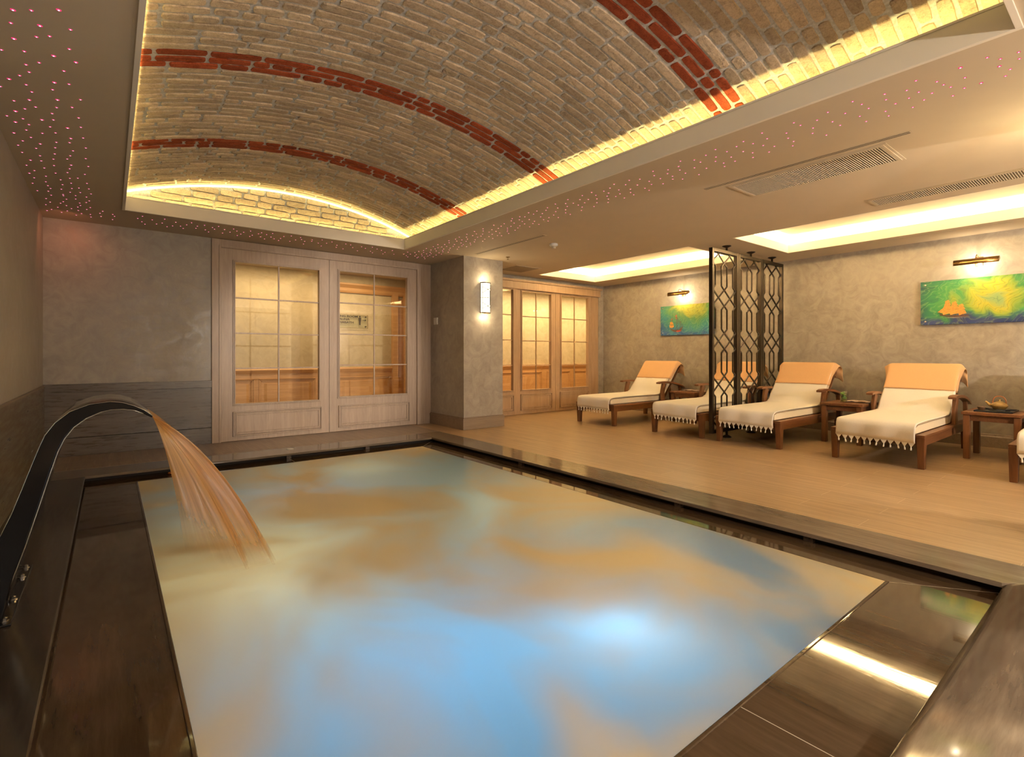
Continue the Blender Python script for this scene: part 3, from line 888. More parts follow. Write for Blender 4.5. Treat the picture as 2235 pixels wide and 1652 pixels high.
def make_lounger(name, label, loc):
    t = thing(name, label, 'sun lounger', loc, 0, 'teak sun loungers along the picture wall')
    m = MB()
    for s in (-1, 1):
        a, b = sorted((s * 0.362, s * 0.395)); m.box(0.05, 1.86, a, b, 0.225, 0.305)
        a, b = sorted((s * 0.330, s * 0.405)); m.box(-0.012, 1.88, a, b, 0.305, 0.330)
    m.box(0.012, 0.040, -0.36, 0.36, 0.225, 0.305); m.box(-0.012, 0.06, -0.33, 0.33, 0.305, 0.330); m.box(1.83, 1.86, -0.36, 0.36, 0.225, 0.305)
    m.build('frame', M['teak'], t, bevel=0.004)
    m = MB()
    for i in range(14): m.box(0.10 + i * 0.088, 0.165 + i * 0.088, -0.34, 0.34, 0.300, 0.322)
    m.build('slats', M['teak'], t, bevel=0.003)
    for lx, s in ((0.035, 1), (0.035, -1), (1.80, 1), (1.80, -1)):
        m = MB(); m.taper(lx, s * 0.372, 0.0, 0.305, 0.030, 0.026, 0.042, 0.033)
        m.build('leg', M['teak_z'], t, bevel=0.004)
    m = MB()
    for yy in (-0.29, -0.15, 0.0, 0.15, 0.29):
        m.strip([(1.36, 0.335), (1.86, 0.91)], 0.024, 'y', yy - 0.05, yy + 0.05)
    m.strip([(1.80, 0.80), (1.845, 0.86)], 0.03, 'y', -0.34, 0.34)
    m.strip([(1.80, 0.31), (1.72, 0.72)], 0.03, 'y', -0.20, -0.16); m.strip([(1.80, 0.31), (1.72, 0.72)], 0.03, 'y', 0.16, 0.20)
    m.build('backrest', M['teak'], t, bevel=0.003)
    for s in (-1, 1):
        a, b = sorted((s * 0.352, s * 0.425))
        m = MB(); m.strip([(1.13, 0.630), (1.20, 0.640), (1.36, 0.641), (1.52, 0.629), (1.66, 0.603), (1.78, 0.568), (1.87, 0.530)], [0.026, 0.032, 0.032, 0.032, 0.030, 0.028, 0.024], 'y', a, b, 0, True)
        arm = m.build('armrest', M['teak'], t, bevel=0.004)
        a, b = sorted((s * 0.365, s * 0.402))
        m = MB(); m.strip([(1.275, 0.325), (1.262, 0.40), (1.262, 0.48), (1.285, 0.56), (1.315, 0.626)], [0.105, 0.088, 0.080, 0.085, 0.10], 'y', a, b, 0, True)
        m.build('arm_post', M['teak_z'], arm, bevel=0.003)
        m = MB(); m.strip([(1.80, 0.31), (1.79, 0.42), (1.765, 0.565)], 0.05, 'y', a, b)
        m.build('rear_arm_post', M['teak_z'], arm, bevel=0.003)
    # thick cushion, folded at the joint
    m = MB()
    d2 = 0.085
    p = [(0.0, 0.335), (-0.004, 0.375), (0.012, 0.410), (0.05, 0.420), (0.60, 0.424), (1.24, 0.420), LJ, back_pt(0.36, 0.004), back_pt(0.725), back_pt(0.752, -0.018), back_pt(0.755, -0.055), back_pt(0.73, -d2), back_pt(0.0, -d2), (1.33, 0.335)]
    m.prism(p, 'y', -0.335, 0.335, 0, True)
    cu = m.build('cushion', M['cushion'], t, bevel=0.010, segs=3)
    m = MB()
    for s in (-1, 1):
        m.tube([(0.0, s * 0.336, 0.405), (0.05, s * 0.337, 0.418), (0.6, s * 0.337, 0.421), (1.24, s * 0.337, 0.417)] + [(back_pt(q, -0.006)[0], s * 0.337, back_pt(q, -0.006)[1]) for q in (0.02, 0.3, 0.74)], 0.0032, 6)
    m.build('piping', M['piping'], cu)
    return t


def make_throw(label, loc, sd):
    r = random.Random(sd)
    t = thing('fringed_throw', label, 'throw', loc, 0, 'white fringed throws on the loungers')
    prof = [(-0.040, 0.262), (-0.046, 0.30), (-0.048, 0.345), (-0.044, 0.385), (-0.026, 0.416), (0.008, 0.430), (0.06, 0.434), (0.20, 0.436), (0.40, 0.438), (0.62, 0.438), (0.85, 0.437), (1.05, 0.436), (1.18, 0.438), (1.24, 0.444), (1.275, 0.462)]
    for q in (0.06, 0.14, 0.24, 0.34, 0.44, 0.54, 0.62): prof.append(back_pt(q, 0.012))
    n = 44; rows = []
    ph = r.uniform(0, 9)
    for i, (x, z) in enumerate(prof):
        row = []
        for j in range(n + 1):
            y = -0.345 + 0.69 * j / n
            hang = i < 5
            wv = 0.006 * math.sin(y * 21 + ph + i * .25) if hang else 0.0030 * mnoise.noise(Vector((x * 6, y * 9, ph))) + (0.0045 * mnoise.noise(Vector((x * 4 + z * 3, y * 11 + z * 4, ph + 5))) if i > 14 else 0)
            if 12 <= i <= 17: wv += 0.004 * max(0, mnoise.noise(Vector((x * 3 + ph, y * 7, 1.0))))
            ex = 0.012 * mnoise.noise(Vector((i * 0.35, ph, j * 0.0 + (1 if y > 0 else -1)))) * abs(y) / 0.345
            yy = y * (1 - (0.012 if hang else 0)) + (ex if y > 0 else -ex) * 0.8
            if hang: row.append((x - wv - 0.004, yy, z + 0.008 * y / 0.345 * math.sin(ph)))
            else: row.append((x + LN.x * wv * (i > 13), yy, z + abs(wv) * (1 if i <= 13 else LN.y)))
        rows.append(row)
    m = MB(); m.grid(rows)
    m.build('cloth', M['throw'], t, solid=0.004)
    # zigzag hem and knotted tassels
    m = MB(); k = 12; h0 = rows[0]
    for i in range(k):
        def at(f):
            f = max(0, min(0.9999, f)) * n; a = int(f); b = f - a
            return Vector(h0[a]) * (1 - b) + Vector(h0[min(a + 1, n)]) * b
        a, b, c = at(i / k), at((i + 1) / k), at((i + 0.5) / k)
        tip = c + Vector((r.uniform(-.003, .003), r.uniform(-.005, .005), -0.044 + r.uniform(-.005, .004)))
        up = Vector((0, 0, 0.006)); th = Vector((0.0035, 0, 0))
        m.add([a + up, b + up, b, tip + (b - tip) * .10, tip, tip + (a - tip) * .10, a, a + up + th, b + up + th, b + th, tip + (b - tip) * .10 + th, tip + th, tip + (a - tip) * .10 + th, a + th],
              [(0, 6, 5, 4, 3, 2, 1), (7, 8, 9, 10, 11, 12, 13), (2, 3, 10, 9), (3, 4, 11, 10), (4, 5, 12, 11), (5, 6, 13, 12)], 0)
        p0 = tip + Vector((0.0015, 0, 0.008)); sw = r.uniform(-.006, .006)
        m.tube([p0, p0 + Vector((0, sw * .3, -0.010)), p0 + Vector((0, sw * .6, -0.018)), p0 + Vector((0, sw, -0.026)), p0 + Vector((0, sw * 1.2, -0.034))], [0.0050, 0.0045, 0.0085, 0.0060, 0.0080], 6)
    m.build('fringe', M['throw'], t)
    return t


def make_towel(label, loc, sd, low):
    r = random.Random(sd); ph = r.uniform(0, 9)
    t = thing('apricot_towel', label, 'towel', loc, 0, 'apricot towels over the lounger backs')
    path = []
    s0 = (low - LJ[1]) / LD.y
    for i in range(8): path.append((back_pt(s0 + (0.725 - s0) * i / 7, 0.020), 0))
    path += [(back_pt(0.757, 0.012), 1), (back_pt(0.780, -0.02), 1), (back_pt(0.782, -0.06), 1), (back_pt(0.765, -0.100), 2), (back_pt(0.72, -0.122), 2)]
    bx, bz = back_pt(0.72, -0.122)
    for i in range(1, 4): path.append(((bx + 0.012 * i, bz - 0.035 * i), 3))
    n = 40; W = 0.415; inner = 0.345; rows = []
    for i, ((x, z), zone) in enumerate(path):
        row = []
        for j in range(n + 1):
            y = -W + 2 * W * j / n; e = max(0.0, abs(y) - inner); s = 1 if y > 0 else -1
            px, py, pz = x, y, z
            wv = 0.003 * mnoise.noise(Vector((i * .25, y * 7, ph)))
            if e > 0:
                q_ = min(1.0, max(0.0, (i - 3) / 6)); kk = 0.75 + 0.35 * math.sin(ph + s * 1.3)
                py = s * (inner + e * (0.12 + (0.95 * kk) * q_)); px += e * (0.85 - 0.75 * q_); pz -= e * (0.25 + 0.85 * q_ * (1.15 - 0.5 * kk))
            px += LN.x * wv; pz += LN.y * wv
            if i == 0: pz += 0.006 * math.sin(y * 3 + ph)
            row.append((px, py, pz))
        rows.append(row)
    m = MB(); m.grid(rows)
    m.build('cloth', M['towel'], t, solid=0.005, sub=1)
    m = MB()
    m.tube([(p[0] + LN.x * .002, p[1], p[2] - 0.001) for p in rows[0]], 0.0035, 5)
    m.build('hem', M['towel'], t)
    return t


LX = 6.125
lounge = (('teak lounger closest to the right glazed doors', 'white fringed throw on the lounger closest to the right glazed doors', 'apricot towel on the lounger closest to the right glazed doors', 5.61, 0.690),
          ('teak lounger seen through the lattice screen, on its far side', 'white fringed throw on the lounger seen through the lattice screen', 'apricot towel seen through the lattice screen', 4.115, 0.690),
          ('teak lounger touching the near side of the lattice screen', 'white fringed throw on the lounger at the near side of the lattice screen', 'apricot towel dappled with lattice shadow, near side of the screen', 3.120, 0.690),
          ('teak lounger between the mint drink table and the teapot table', 'white fringed throw on the lounger between the mint drink and teapot tables', 'apricot towel on the lounger between the mint drink and teapot tables', 1.785, 0.680),
          ('teak lounger cut off by the photo edge, beside the teapot table', 'white fringed throw on the lounger cut off at the photo edge', 'apricot towel on the lounger cut off at the photo edge', 0.400, 0.690))
l0 = None
for i, (la, lb, lc, yc, low) in enumerate(lounge):
    if l0 is None: l0 = make_lounger('sun_lounger', la, (LX, yc, 0))
    else: dup(l0, (LX, yc, 0), la)
    make_throw(lb, (LX, yc, 0), 20 + i)
    if i < 4: make_towel(lc, (LX, yc, 0), 40 + i * 3, low)


def make_table(label, loc):
    t = thing('side_table', label, 'side table', loc, 0, 'teak side tables between the loungers')
    m = MB(); a, b = 0.285, 0.235
    for i in range(5): m.box(-a + 0.055, a - 0.055, -b + i * 0.094 + 0.001, -b + (i + 1) * 0.094 - 0.001, 0.472, 0.500)
    m.box(-a, -a + 0.055, -b, b, 0.470, 0.501); m.box(a - 0.055, a, -b, b, 0.470, 0.501)
    m.build('tabletop', M['teak'], t, bevel=0.003)
    m = MB()
    for s in (-1, 1):
        m.box(-a + 0.07, a - 0.07, s * (b - 0.04) - 0.010, s * (b - 0.04) + 0.010, 0.405, 0.470)
        m.box(s * (a - 0.045) - 0.010, s * (a - 0.045) + 0.010, -b + 0.06, b - 0.06, 0.405, 0.470)
    m.build('apron', M['teak'], t, bevel=0.002)
    for sx in (-1, 1):
        for sy in (-1, 1):
            B((sx * (a - 0.045) - 0.033, sx * (a - 0.045) + 0.033, sy * (b - 0.04) - 0.027, sy * (b - 0.04) + 0.027, 0, 0.470)).build('leg', M['teak_z'], t, bevel=0.004)
    return t


tb = make_table('teak side table with a mint drink and magazines', (7.42, 2.445, 0))
dup(tb, (7.44, 1.070, 0), 'teak side table with the teapot tray')
dup(tb, (7.66, 4.84, 0), 'teak side table between the two loungers beyond the lattice screen')

# drink with mint
g = thing('tumbler', 'clear tumbler of mint and lime drink on the side table', 'drink', (7.33, 2.475, 0.501))
m = MB(); m.lathe([(0.0, 0.0), (0.032, 0.0), (0.036, 0.004), (0.041, 0.145), (0.0395, 0.145), (0.0345, 0.010), (0.0, 0.010)]); m.build('glass', M['clear'], g)
m = MB(); m.lathe([(0.0, 0.011), (0.034, 0.011), (0.0382, 0.118), (0.0, 0.118)]); m.build('drink', M['drink'], g)
rg = random.Random(5); m = MB()
for i in range(13):
    a = rg.uniform(0, 2 * PI); rr = rg.uniform(0.0, 0.024); zc = rg.uniform(0.055, 0.135)
    c = Vector((rr * math.cos(a), rr * math.sin(a), zc)); d = Vector((rg.uniform(-1, 1), rg.uniform(-1, 1), rg.uniform(-.3, 1))).normalized()
    q = d.orthogonal().normalized(); u = d.cross(q)
    pts = []
    for kx, kw in ((-0.018, 0), (-0.008, 0.009), (0.004, 0.010), (0.018, 0)):
        pts += [c + d * kx + q * kw + u * 0.003, c + d * kx - q * kw + u * 0.003, c + d * kx]
    m.add(pts, [(0, 3, 5, 2), (1, 2, 5, 4), (3, 6, 8, 5), (4, 5, 8, 7), (6, 9, 11, 8), (7, 8, 11, 10)], 0, True)
m.tube([(0.004, 0.0, 0.02), (0.0, 0.006, 0.08), (0.008, 0.012, 0.14)], 0.0018, 5)
m.build('mint', M['leaf'], g, solid=0.0006)
m = MB(); m.lathe([(0.0, 0), (0.022, 0), (0.022, 0.004), (0, 0.004)], 0.004, -0.004, 0.100); m.build('lime_slice', M['lime'], g)

def magazine(label, loc, rz):
    t = thing('magazine', label, 'magazine', loc, rz, 'magazines on the side tables')
    rows = []
    for i in range(13):
        y = -0.14 + 0.28 * i / 12; z = 0.010 + 0.012 * math.exp(-((abs(y) - 0.05) / 0.05) ** 2)
        rows.append([(-0.10, y, z), (0.0, y, z + 0.002), (0.10, y, z)])
    m = MB(); m.grid(rows); m.build('pages', M['paper'], t, solid=0.008)
    B((-0.102, 0.102, -0.142, 0.142, 0.0, 0.003)).build('cover', M['clay_dark'], t)
magazine('open magazine lying behind the mint drink', (7.52, 2.385, 0.501), 0.15)
magazine('open magazine on the side table beyond the lattice screen', (7.68, 4.86, 0.501), 0.1)

# tea tray
ty = (7.45, 1.07, 0.501)
m = MB(); m.box(-0.20, 0.20, -0.15, 0.15, 0, 0.005)
for a in ((-0.20, 0.20, -0.15, -0.142), (-0.20, 0.20, 0.142, 0.15), (-0.20, -0.192, -0.15, 0.15), (0.192, 0.20, -0.15, 0.15)): m.box(*a, 0.0, 0.016)
o = m.build('serving_tray', M['tray'], bevel=0.002); o.location = ty
tag(o, 'black serving tray under the teapot and cup', 'tray')
p = thing('teapot', 'small glazed clay teapot with a looped cane handle', 'teapot', (7.55, 1.06, 0.507))
m = MB(); m.lathe([(0.0, 0.012), (0.045, 0.012), (0.050, 0.016), (0.068, 0.040), (0.070, 0.052), (0.060, 0.072), (0.040, 0.084), (0.032, 0.086), (0.0, 0.086)], n=32)
m.tube([(0.0, 0.062, 0.045), (0.0, 0.085, 0.060), (0.0, 0.102, 0.082), (0.0, 0.112, 0.090)], [0.016, 0.013, 0.009, 0.007], 10)
m.build('pot', M['clay'], p)
m = MB(); m.lathe([(0.034, 0.086), (0.036, 0.089), (0.022, 0.096), (0.008, 0.099), (0.006, 0.103), (0.011, 0.108), (0.009, 0.114), (0.0, 0.115)], n=24); m.build('lid', M['clay'], p)
m = MB(); m.tube([(0.0, 0.052 * math.cos(a) * (1.0 + 0.12 * math.sin(a)), 0.080 + 0.072 * math.sin(a)) for a in [PI * i / 18 for i in range(19)]], 0.0048, 8)
for s in (-1, 1): m.lathe([(0.007, 0), (0.007, 0.012), (0.004, 0.016)], 0, s * 0.052, 0.072, 10)
m.build('handle', M['cane'], p)
m = MB(); m.lathe([(0.0, 0.0), (0.085, 0.0), (0.088, 0.006), (0.070, 0.010), (0.0, 0.011)], n=28); m.build('trivet', M['tray'], p)
m = MB(); m.lathe([(0.0, 0.0), (0.022, 0.0), (0.026, 0.004), (0.038, 0.030), (0.040, 0.040), (0.037, 0.040), (0.030, 0.012), (0.0, 0.010)], n=24)
o = m.build('tea_cup', M['clay_dark']); o.location = (7.43, 1.185, 0.506)
tag(o, 'small brown clay tea cup on the tray', 'cup')

# ================================================================== lattice screen
SY, SZ0, SZ1 = 3.590, 0.085, 2.50
sc = thing('lattice_screen', 'dark bronze three panel lattice screen standing between the loungers', 'screen', (6.11, SY, 0))
PWID = 0.675
def clip_seg(a, b, x0, x1, z0, z1):
    t0, t1 = 0.0, 1.0
    for p_, q_ in ((a[0] - b[0], a[0] - x0), (b[0] - a[0], x1 - a[0]), (a[1] - b[1], a[1] - z0), (b[1] - a[1], z1 - a[1])):
        if abs(p_) < 1e-9:
            if q_ < 0: return None
        else:
            r_ = q_ / p_
            if p_ < 0: t0 = max(t0, r_)
            else: t1 = min(t1, r_)
    if t0 >= t1 - 1e-6: return None
    return ((a[0] + (b[0] - a[0]) * t0, a[1] + (b[1] - a[1]) * t0), (a[0] + (b[0] - a[0]) * t1, a[1] + (b[1] - a[1]) * t1))
for pi_ in range(3):
    X0 = pi_ * PWID + 0.004; X1 = (pi_ + 1) * PWID - 0.004; fw = 0.044
    m = MB(); d = 0.026
    m.box(X0, X0 + fw, -d, d, SZ0, SZ1); m.box(X1 - fw, X1, -d, d, SZ0, SZ1); m.box(X0 + fw, X1 - fw, -d, d, SZ1 - fw, SZ1); m.box(X0 + fw, X1 - fw, -d, d, SZ0, SZ0 + fw)
    pn = m.build('panel', M['bronze'], sc, bevel=0.003)
    m = MB(); ix0, ix1, iz0, iz1 = X0 + fw, X1 - fw, SZ0 + fw, SZ1 - fw
    per = (ix1 - ix0) / 2; hw = 0.24 * per; dia = 0.213; hexh = 0.360; e = hw * dia / per
    tops = [2.33 - k_ * (dia + hexh) for k_ in range(-1, 5)]
    segs = []
    for k_ in range(3):
        cx = ix0 + k_ * per
        for zt in tops:
            zb = zt - hexh
            for s in (-1, 1):
                segs += [((cx, zt), (cx + s * hw, zt - e)), ((cx + s * hw, zt - e), (cx + s * hw, zb + e)), ((cx + s * hw, zb + e), (cx, zb)), ((cx, zb), (cx + s * per, zb - dia))]
    for a, b in segs:
        c = clip_seg(a, b, ix0, ix1, iz0, iz1)
        if c: m.tube([(c[0][0], 0, c[0][1]), (c[1][0], 0, c[1][1])], 0.0075, 4, square=True)
    m.build('lattice', M['bronze'], pn)
for fx in (0.40, 1.06, 1.70):
    m = MB(); m.lathe([(0.058, CEIL - 0.0), (0.058, CEIL - 0.006), (0.030, CEIL - 0.020), (0.014, CEIL - 0.026), (0.014, SZ1 - 0.002)], fx, 0, 0, 20); m.build('ceiling_foot', M['bronze'], sc)
    m = MB(); m.lathe([(0.062, 0.0), (0.062, 0.008), (0.036, 0.026), (0.016, 0.034), (0.016, SZ0 + 0.002)], fx, 0, 0, 20); m.build('foot', M['bronze'], sc)

# ================================================================== pictures and picture lights
def picture(name, label, yc, z0, wdt, hgt, mat, ship):
    X = 8.235
    t = thing(name, label, 'picture', (X, yc, z0))
    B((0, 0.008, -wdt / 2, wdt / 2, 0, hgt)).build('board', mat, t)
    for sy in (-1, 1):
        for zz in (0.045, hgt - 0.045):
            m = MB(); m.lathe([(0.0, 0.010), (0.009, 0.009), (0.012, 0.005), (0.012, 0.0)], n=14)
            vs = [(-z_, x_, y_) for x_, y_, z_ in m.v]
            m.v = [(a, b + sy * (wdt / 2 - 0.05), c + zz) for a, b, c in vs]
            m2 = [(-0.0, 0)]
            m.tube([(0.008, sy * (wdt / 2 - 0.05), zz), (XR - X, sy * (wdt / 2 - 0.05), zz)], 0.008, 10)
            m.build('standoff', M['chrome'], t)
    ship(t, wdt, hgt)
    return t


def poly_on(t, name, mat, polys, y0, z0, sw, sh, lift):
    """flat shapes printed on the board; s runs left to right in 0..1"""
    m = MB()
    for k_, pl in enumerate(polys):
        vs = [(-lift - k_ * 0.00012, y0 - s_ * sw, z0 + q * sh) for s_, q in pl] + [(0.001, y0 - s_ * sw, z0 + q * sh) for s_, q in pl]
        n = len(pl); m.add(vs, [tuple(range(n)), tuple(range(2 * n - 1, n - 1, -1))] + [(i, n + i, n + (i + 1) % n, (i + 1) % n) for i in range(n)])
    return m.build(name, mat, t)


def clipper(t, wdt, hgt):
    y0, z0, sw, sh = wdt / 2 - 0.165, 0.082, 0.325, 0.225
    poly_on(t, 'ship_hull', M['hull'], [[(0.08, 0.16), (0.30, 0.06), (0.62, 0.02), (0.96, 0.07), (0.92, 0.13), (0.60, 0.12), (0.30, 0.16), (0.10, 0.24)], [(0.0, 0.34), (0.12, 0.22), (0.13, 0.25)], [(0.36, 0.1), (0.34, 0.98), (0.35, 0.98), (0.38, 0.1)], [(0.58, 0.1), (0.53, 0.86), (0.54, 0.86), (0.60, 0.1)], [(0.78, 0.1), (0.70, 0.72), (0.71, 0.72), (0.80, 0.1)]], y0, z0, sw, sh, 0.0012)
    sails = []
    for bx, sl, hs in ((0.36, -0.03, ((0.22, 0.44, .17), (0.46, 0.64, .14), (0.66, 0.80, .11), (0.82, 0.96, .08))), (0.58, -0.05, ((0.20, 0.42, .17), (0.44, 0.60, .14), (0.62, 0.76, .11), (0.77, 0.86, .08))), (0.80, -0.10, ((0.16, 0.38, .13), (0.40, 0.56, .11), (0.58, 0.70, .09)))):
        for a, b, wd in hs:
            x_a, x_b = bx + sl * a, bx + sl * b - 0.02
            sails.append([(x_a - wd * .95, a - 0.05), (x_a - wd * .2, a + 0.00), (x_a + wd * .75, a + 0.05), (x_b + wd * .85, (a + b) / 2 + 0.04), (x_b + wd * .55, b + 0.04), (x_b - wd * .70, b - 0.03), (x_a - wd * 1.05, (a + b) / 2 - 0.05)])
    sails += [[(0.02, 0.34), (0.22, 0.26), (0.25, 0.62)], [(0.10, 0.30), (0.27, 0.24), (0.28, 0.82)]]
    poly_on(t, 'ship_sails', M['sail'], sails, y0, z0, sw, sh, 0.0018)
    poly_on(t, 'wake', M['foamline'], [[(0.18, 0.02), (0.5, -0.02), (0.98, 0.03), (0.55, 0.005)], [(0.40, -0.07), (0.9, -0.04), (0.7, -0.055)]], y0, z0, sw, sh, 0.0012)


def galleon(t, wdt, hgt):
    y0, z0, sw, sh = wdt / 2 - 0.195, 0.055, 0.285, 0.335
    poly_on(t, 'ship_hull', M['hull'], [[(0.02, 0.26), (0.14, 0.12), (0.36, 0.02), (0.70, 0.0), (0.88, 0.05), (0.98, 0.22), (1.0, 0.34), (0.90, 0.26), (0.74, 0.16), (0.40, 0.12), (0.20, 0.18)], [(0.17, 0.1), (0.21, 0.72), (0.225, 0.72), (0.20, 0.1)], [(0.55, 0.1), (0.55, 0.86), (0.575, 0.86), (0.58, 0.1)], [(0.78, 0.1), (0.80, 0.62), (0.815, 0.62), (0.81, 0.1)], [(0.55, 0.62), (0.80, 0.58), (0.80, 0.565), (0.55, 0.60)], [(0.57, 0.84), (0.93, 0.24), (0.945, 0.24), (0.575, 0.86)], [(0.80, 0.60), (0.99, 0.33), (1.0, 0.34), (0.81, 0.62)], [(0.40, 0.55), (0.74, 0.50), (0.74, 0.485), (0.40, 0.535)]], y0, z0, sw, sh, 0.0012)
    poly_on(t, 'ship_sails', M['sail'], [[(0.02, 0.28), (0.0, 0.42), (0.16, 0.38), (0.32, 0.40), (0.34, 0.30), (0.18, 0.24)], [(0.03, 0.44), (0.06, 0.58), (0.20, 0.60), (0.27, 0.52), (0.31, 0.42), (0.16, 0.41)]], y0, z0, sw, sh, 0.0018)
    for pl_ in ([(0.55, 0.84), (0.42, 0.88), (0.50, 0.92), (0.55, 1.0)], [(0.20, 0.70), (0.12, 0.64), (0.15, 0.74), (0.225, 0.80)], [(0.55, 0.72), (0.46, 0.76), (0.50, 0.80), (0.55, 0.80)], [(0.50, 0.02), (0.82, 0.03), (0.86, 0.09), (0.55, 0.08)]):
        poly_on(t, 'pennant', M['red'], [pl_], y0, z0, sw, sh, 0.0016)


picture('ship_picture', 'wide green and yellow marbled picture with an orange clipper ship', 1.335, 1.488, 1.13, 0.555, M['pic_green'], clipper)
picture('ship_picture', 'wide blue and green marbled picture with a dark galleon, beyond the lattice screen', 5.315, 1.474, 1.10, 0.550, M['pic_blue'], galleon)


def picture_light(label, yc):
    t = thing('picture_light', label, 'picture light', (8.10, yc, 2.215), 0, 'brass picture lights')
    m = MB(); r = 0.044; arc = [math.radians(a) for a in range(-35, 236, 15)]
    # shade: open towards the wall and down
    outer = [(-r * math.sin(a - 0.2), r * math.cos(a - 0.2)) for a in [math.radians(q) for q in range(-60, 141, 10)]]
    inner = [(0.93 * a, 0.93 * b) for a, b in outer]
    m.prism(outer + inner[::-1], 'y', -0.205, 0.205, 0, True)
    sh = m.build('shade', M['brass'], t)
    for s in (-1, 1):
        m = MB(); a, b = sorted((s * 0.2045, s * 0.2005)); m.prism(outer, 'y', a, b)
        m.build('end_cap', M['brass'], sh)
    m = MB(); m.tube([(0.0, 0.0, 0.043), (0.005, 0.0, 0.068), (0.035, 0.0, 0.088), (0.08, 0.0, 0.085), (0.125, 0.0, 0.06), (0.165, 0.0, 0.03)], 0.0055, 8); m.build('arm', M['brass'], t)
    m = MB(); m.box(0.160, 0.18, -0.035, 0.035, -0.03, 0.07); m.build('wall_plate', M['brass'], t, bevel=0.003)
    m = MB(); m.lathe([(0.0, -0.016), (0.012, -0.012), (0.016, 0.0), (0.012, 0.012), (0.0, 0.016)], 0.008, -0.03, -0.030, 14); m.build('bulb', M['bulb'], t)
    point('picture_lamp', (8.145, yc, 2.195), 3.6, (1.0, 0.80, 0.52), 0.03)
picture_light('brass picture light above the clipper ship picture', 1.34)
picture_light('brass picture light above the galleon picture', 5.39)


# ================================================================== wall sconces
def sconce(label, xc, yw, rz, zc, watts):
    t = thing('wall_sconce', label, 'wall lamp', (xc, yw, zc), rz, 'caged cylinder wall sconces')
    r, h = 0.082, 0.222
    def cyl(a, q, z): return (q * math.sin(a), -0.012 - q * math.cos(a) * 0.95, z)
    m = MB(); A = [math.radians(-90 + 180 * i / 20) for i in range(21)]
    m.grid([[cyl(a, r - .006, z) for a in A] for z in (-h, h)])
    m.add([cyl(a, r - .006, -h) for a in A], [tuple(range(21))]); m.add([cyl(a, r - .006, h) for a in A], [tuple(range(21))])
    m.build('glass_shade', M['opal'], t)
    m = MB(); m.box(-0.075, 0.075, -0.012, 0.0, -h - 0.012, h + 0.012); m.build('back_plate', M['brass'], t, bevel=0.003)
    m = MB()
    for z in (-h - 0.004, h + 0.004):
        m.tube([cyl(a, r + .003, z) for a in A], 0.007, 6)
    m.tube([cyl(a, r, 0) for a in A], 0.003, 5)
    for a in (-88, -60, 0, 60, 88): m.tube([cyl(math.radians(a), r, z) for z in (-h, h)], 0.0028, 5)
    def zig(zc_, s):
        # half of a stretched hexagon: bars at +-28 degrees, points on the centre line
        for sd in (-1, 1):
            pts = [(sd * 60, zc_ + s * 0.0), (sd * 45, zc_ + s * 0.012), (sd * 30, zc_ + s * 0.028), (0, zc_ + s * 0.050)]
            m.tube([cyl(math.radians(a), r, z) for a, z in pts], 0.0028, 5)
            pts = [(sd * 60, zc_ + s * 0.085), (sd * 30, zc_ + s * 0.066), (0, zc_ + s * 0.050)]
            m.tube([cyl(math.radians(a), r, z) for a, z in pts], 0.0028, 5)
            m.tube([cyl(math.radians(a), r, z) for a, z in ((sd * 32, 0), (sd * 32, zc_ + s * 0.0 + s * 0.028))], 0.0028, 5)
    for zc_, s in ((0.075, 1), (-0.075, -1)): zig(zc_, s)
    m.build('cage', M['bronze'], t)
    for dz in (-0.29, 0.29):
        if watts: point('sconce_lamp', (xc + 0.10 * math.sin(rz), yw - 0.10 * math.cos(rz), zc + dz), watts / 2, (1.0, 0.76, 0.42), 0.02)
    return t
sconce('lit caged cylinder sconce on the front of the plaster column', 4.464, CY0, 0, 1.968, 2.2)
sconce('lit caged cylinder sconce on the near column outside the photo', 4.62, 0.14, PI, 1.968, 9.0)
sconce('lit caged cylinder sconce on the wall behind the camera, mirrored in the door glass', 4.66, YN, PI, 1.968, 0)
sconce('unseen caged cylinder sconce added on the wall behind the camera, nearer the pool', 2.0, YN, PI, 1.968, 0)  # added as a body for the fill lamp beside it

# ================================================================== swan neck spout and its water
SN0, SN1 = 2.96, 3.56
s = thing('swan_neck_spout', 'black polished swan neck water spout on the wet left kerb', 'spout', (-0.42, 3.26, 0.001))
outer = [(-0.500, 0.0), (-0.462, 0.06), (-0.425, 0.17), (-0.385, 0.28), (-0.355, 0.355), (-0.322, 0.44), (-0.290, 0.54), (-0.262, 0.63), (-0.238, 0.705), (-0.220, 0.755), (-0.187, 0.807), (-0.139, 0.852), (-0.070, 0.880), (0.0, 0.888), (0.046, 0.881), (0.088, 0.864), (0.125, 0.842), (0.160, 0.812)]
inner = [(0.158, 0.802), (0.122, 0.825), (0.088, 0.842), (0.046, 0.850), (0.0, 0.850), (-0.035, 0.842), (-0.085, 0.818), (-0.127, 0.782), (-0.158, 0.735), (-0.180, 0.680), (-0.205, 0.590), (-0.240, 0.454), (-0.282, 0.296), (-0.318, 0.175), (-0.338, 0.08), (-0.352, 0.0)]
m = MB(); m.prism([(x + 0.42, z) for x, z in outer + inner], 'y', SN0 - 3.26, SN1 - 3.26, 0, True)
m.build('neck', M['steel'], s, bevel=0.004)
m = MB()
m.tube([(x + 0.42 + 0.002, SN0 - 3.26 - 0.001, z) for x, z in inner[1:-1]], 0.0022, 6)
m.tube([(x + 0.42, SN0 - 3.26 - 0.001, z) for x, z in outer[3:]], 0.0018, 6)
m.build('edge', M['steel_edge'], s)
m = MB(); m.box(-0.125, 0.105, -0.375, 0.375, 0.0, 0.010); m.build('base_plate', M['steel'], s, bevel=0.003)
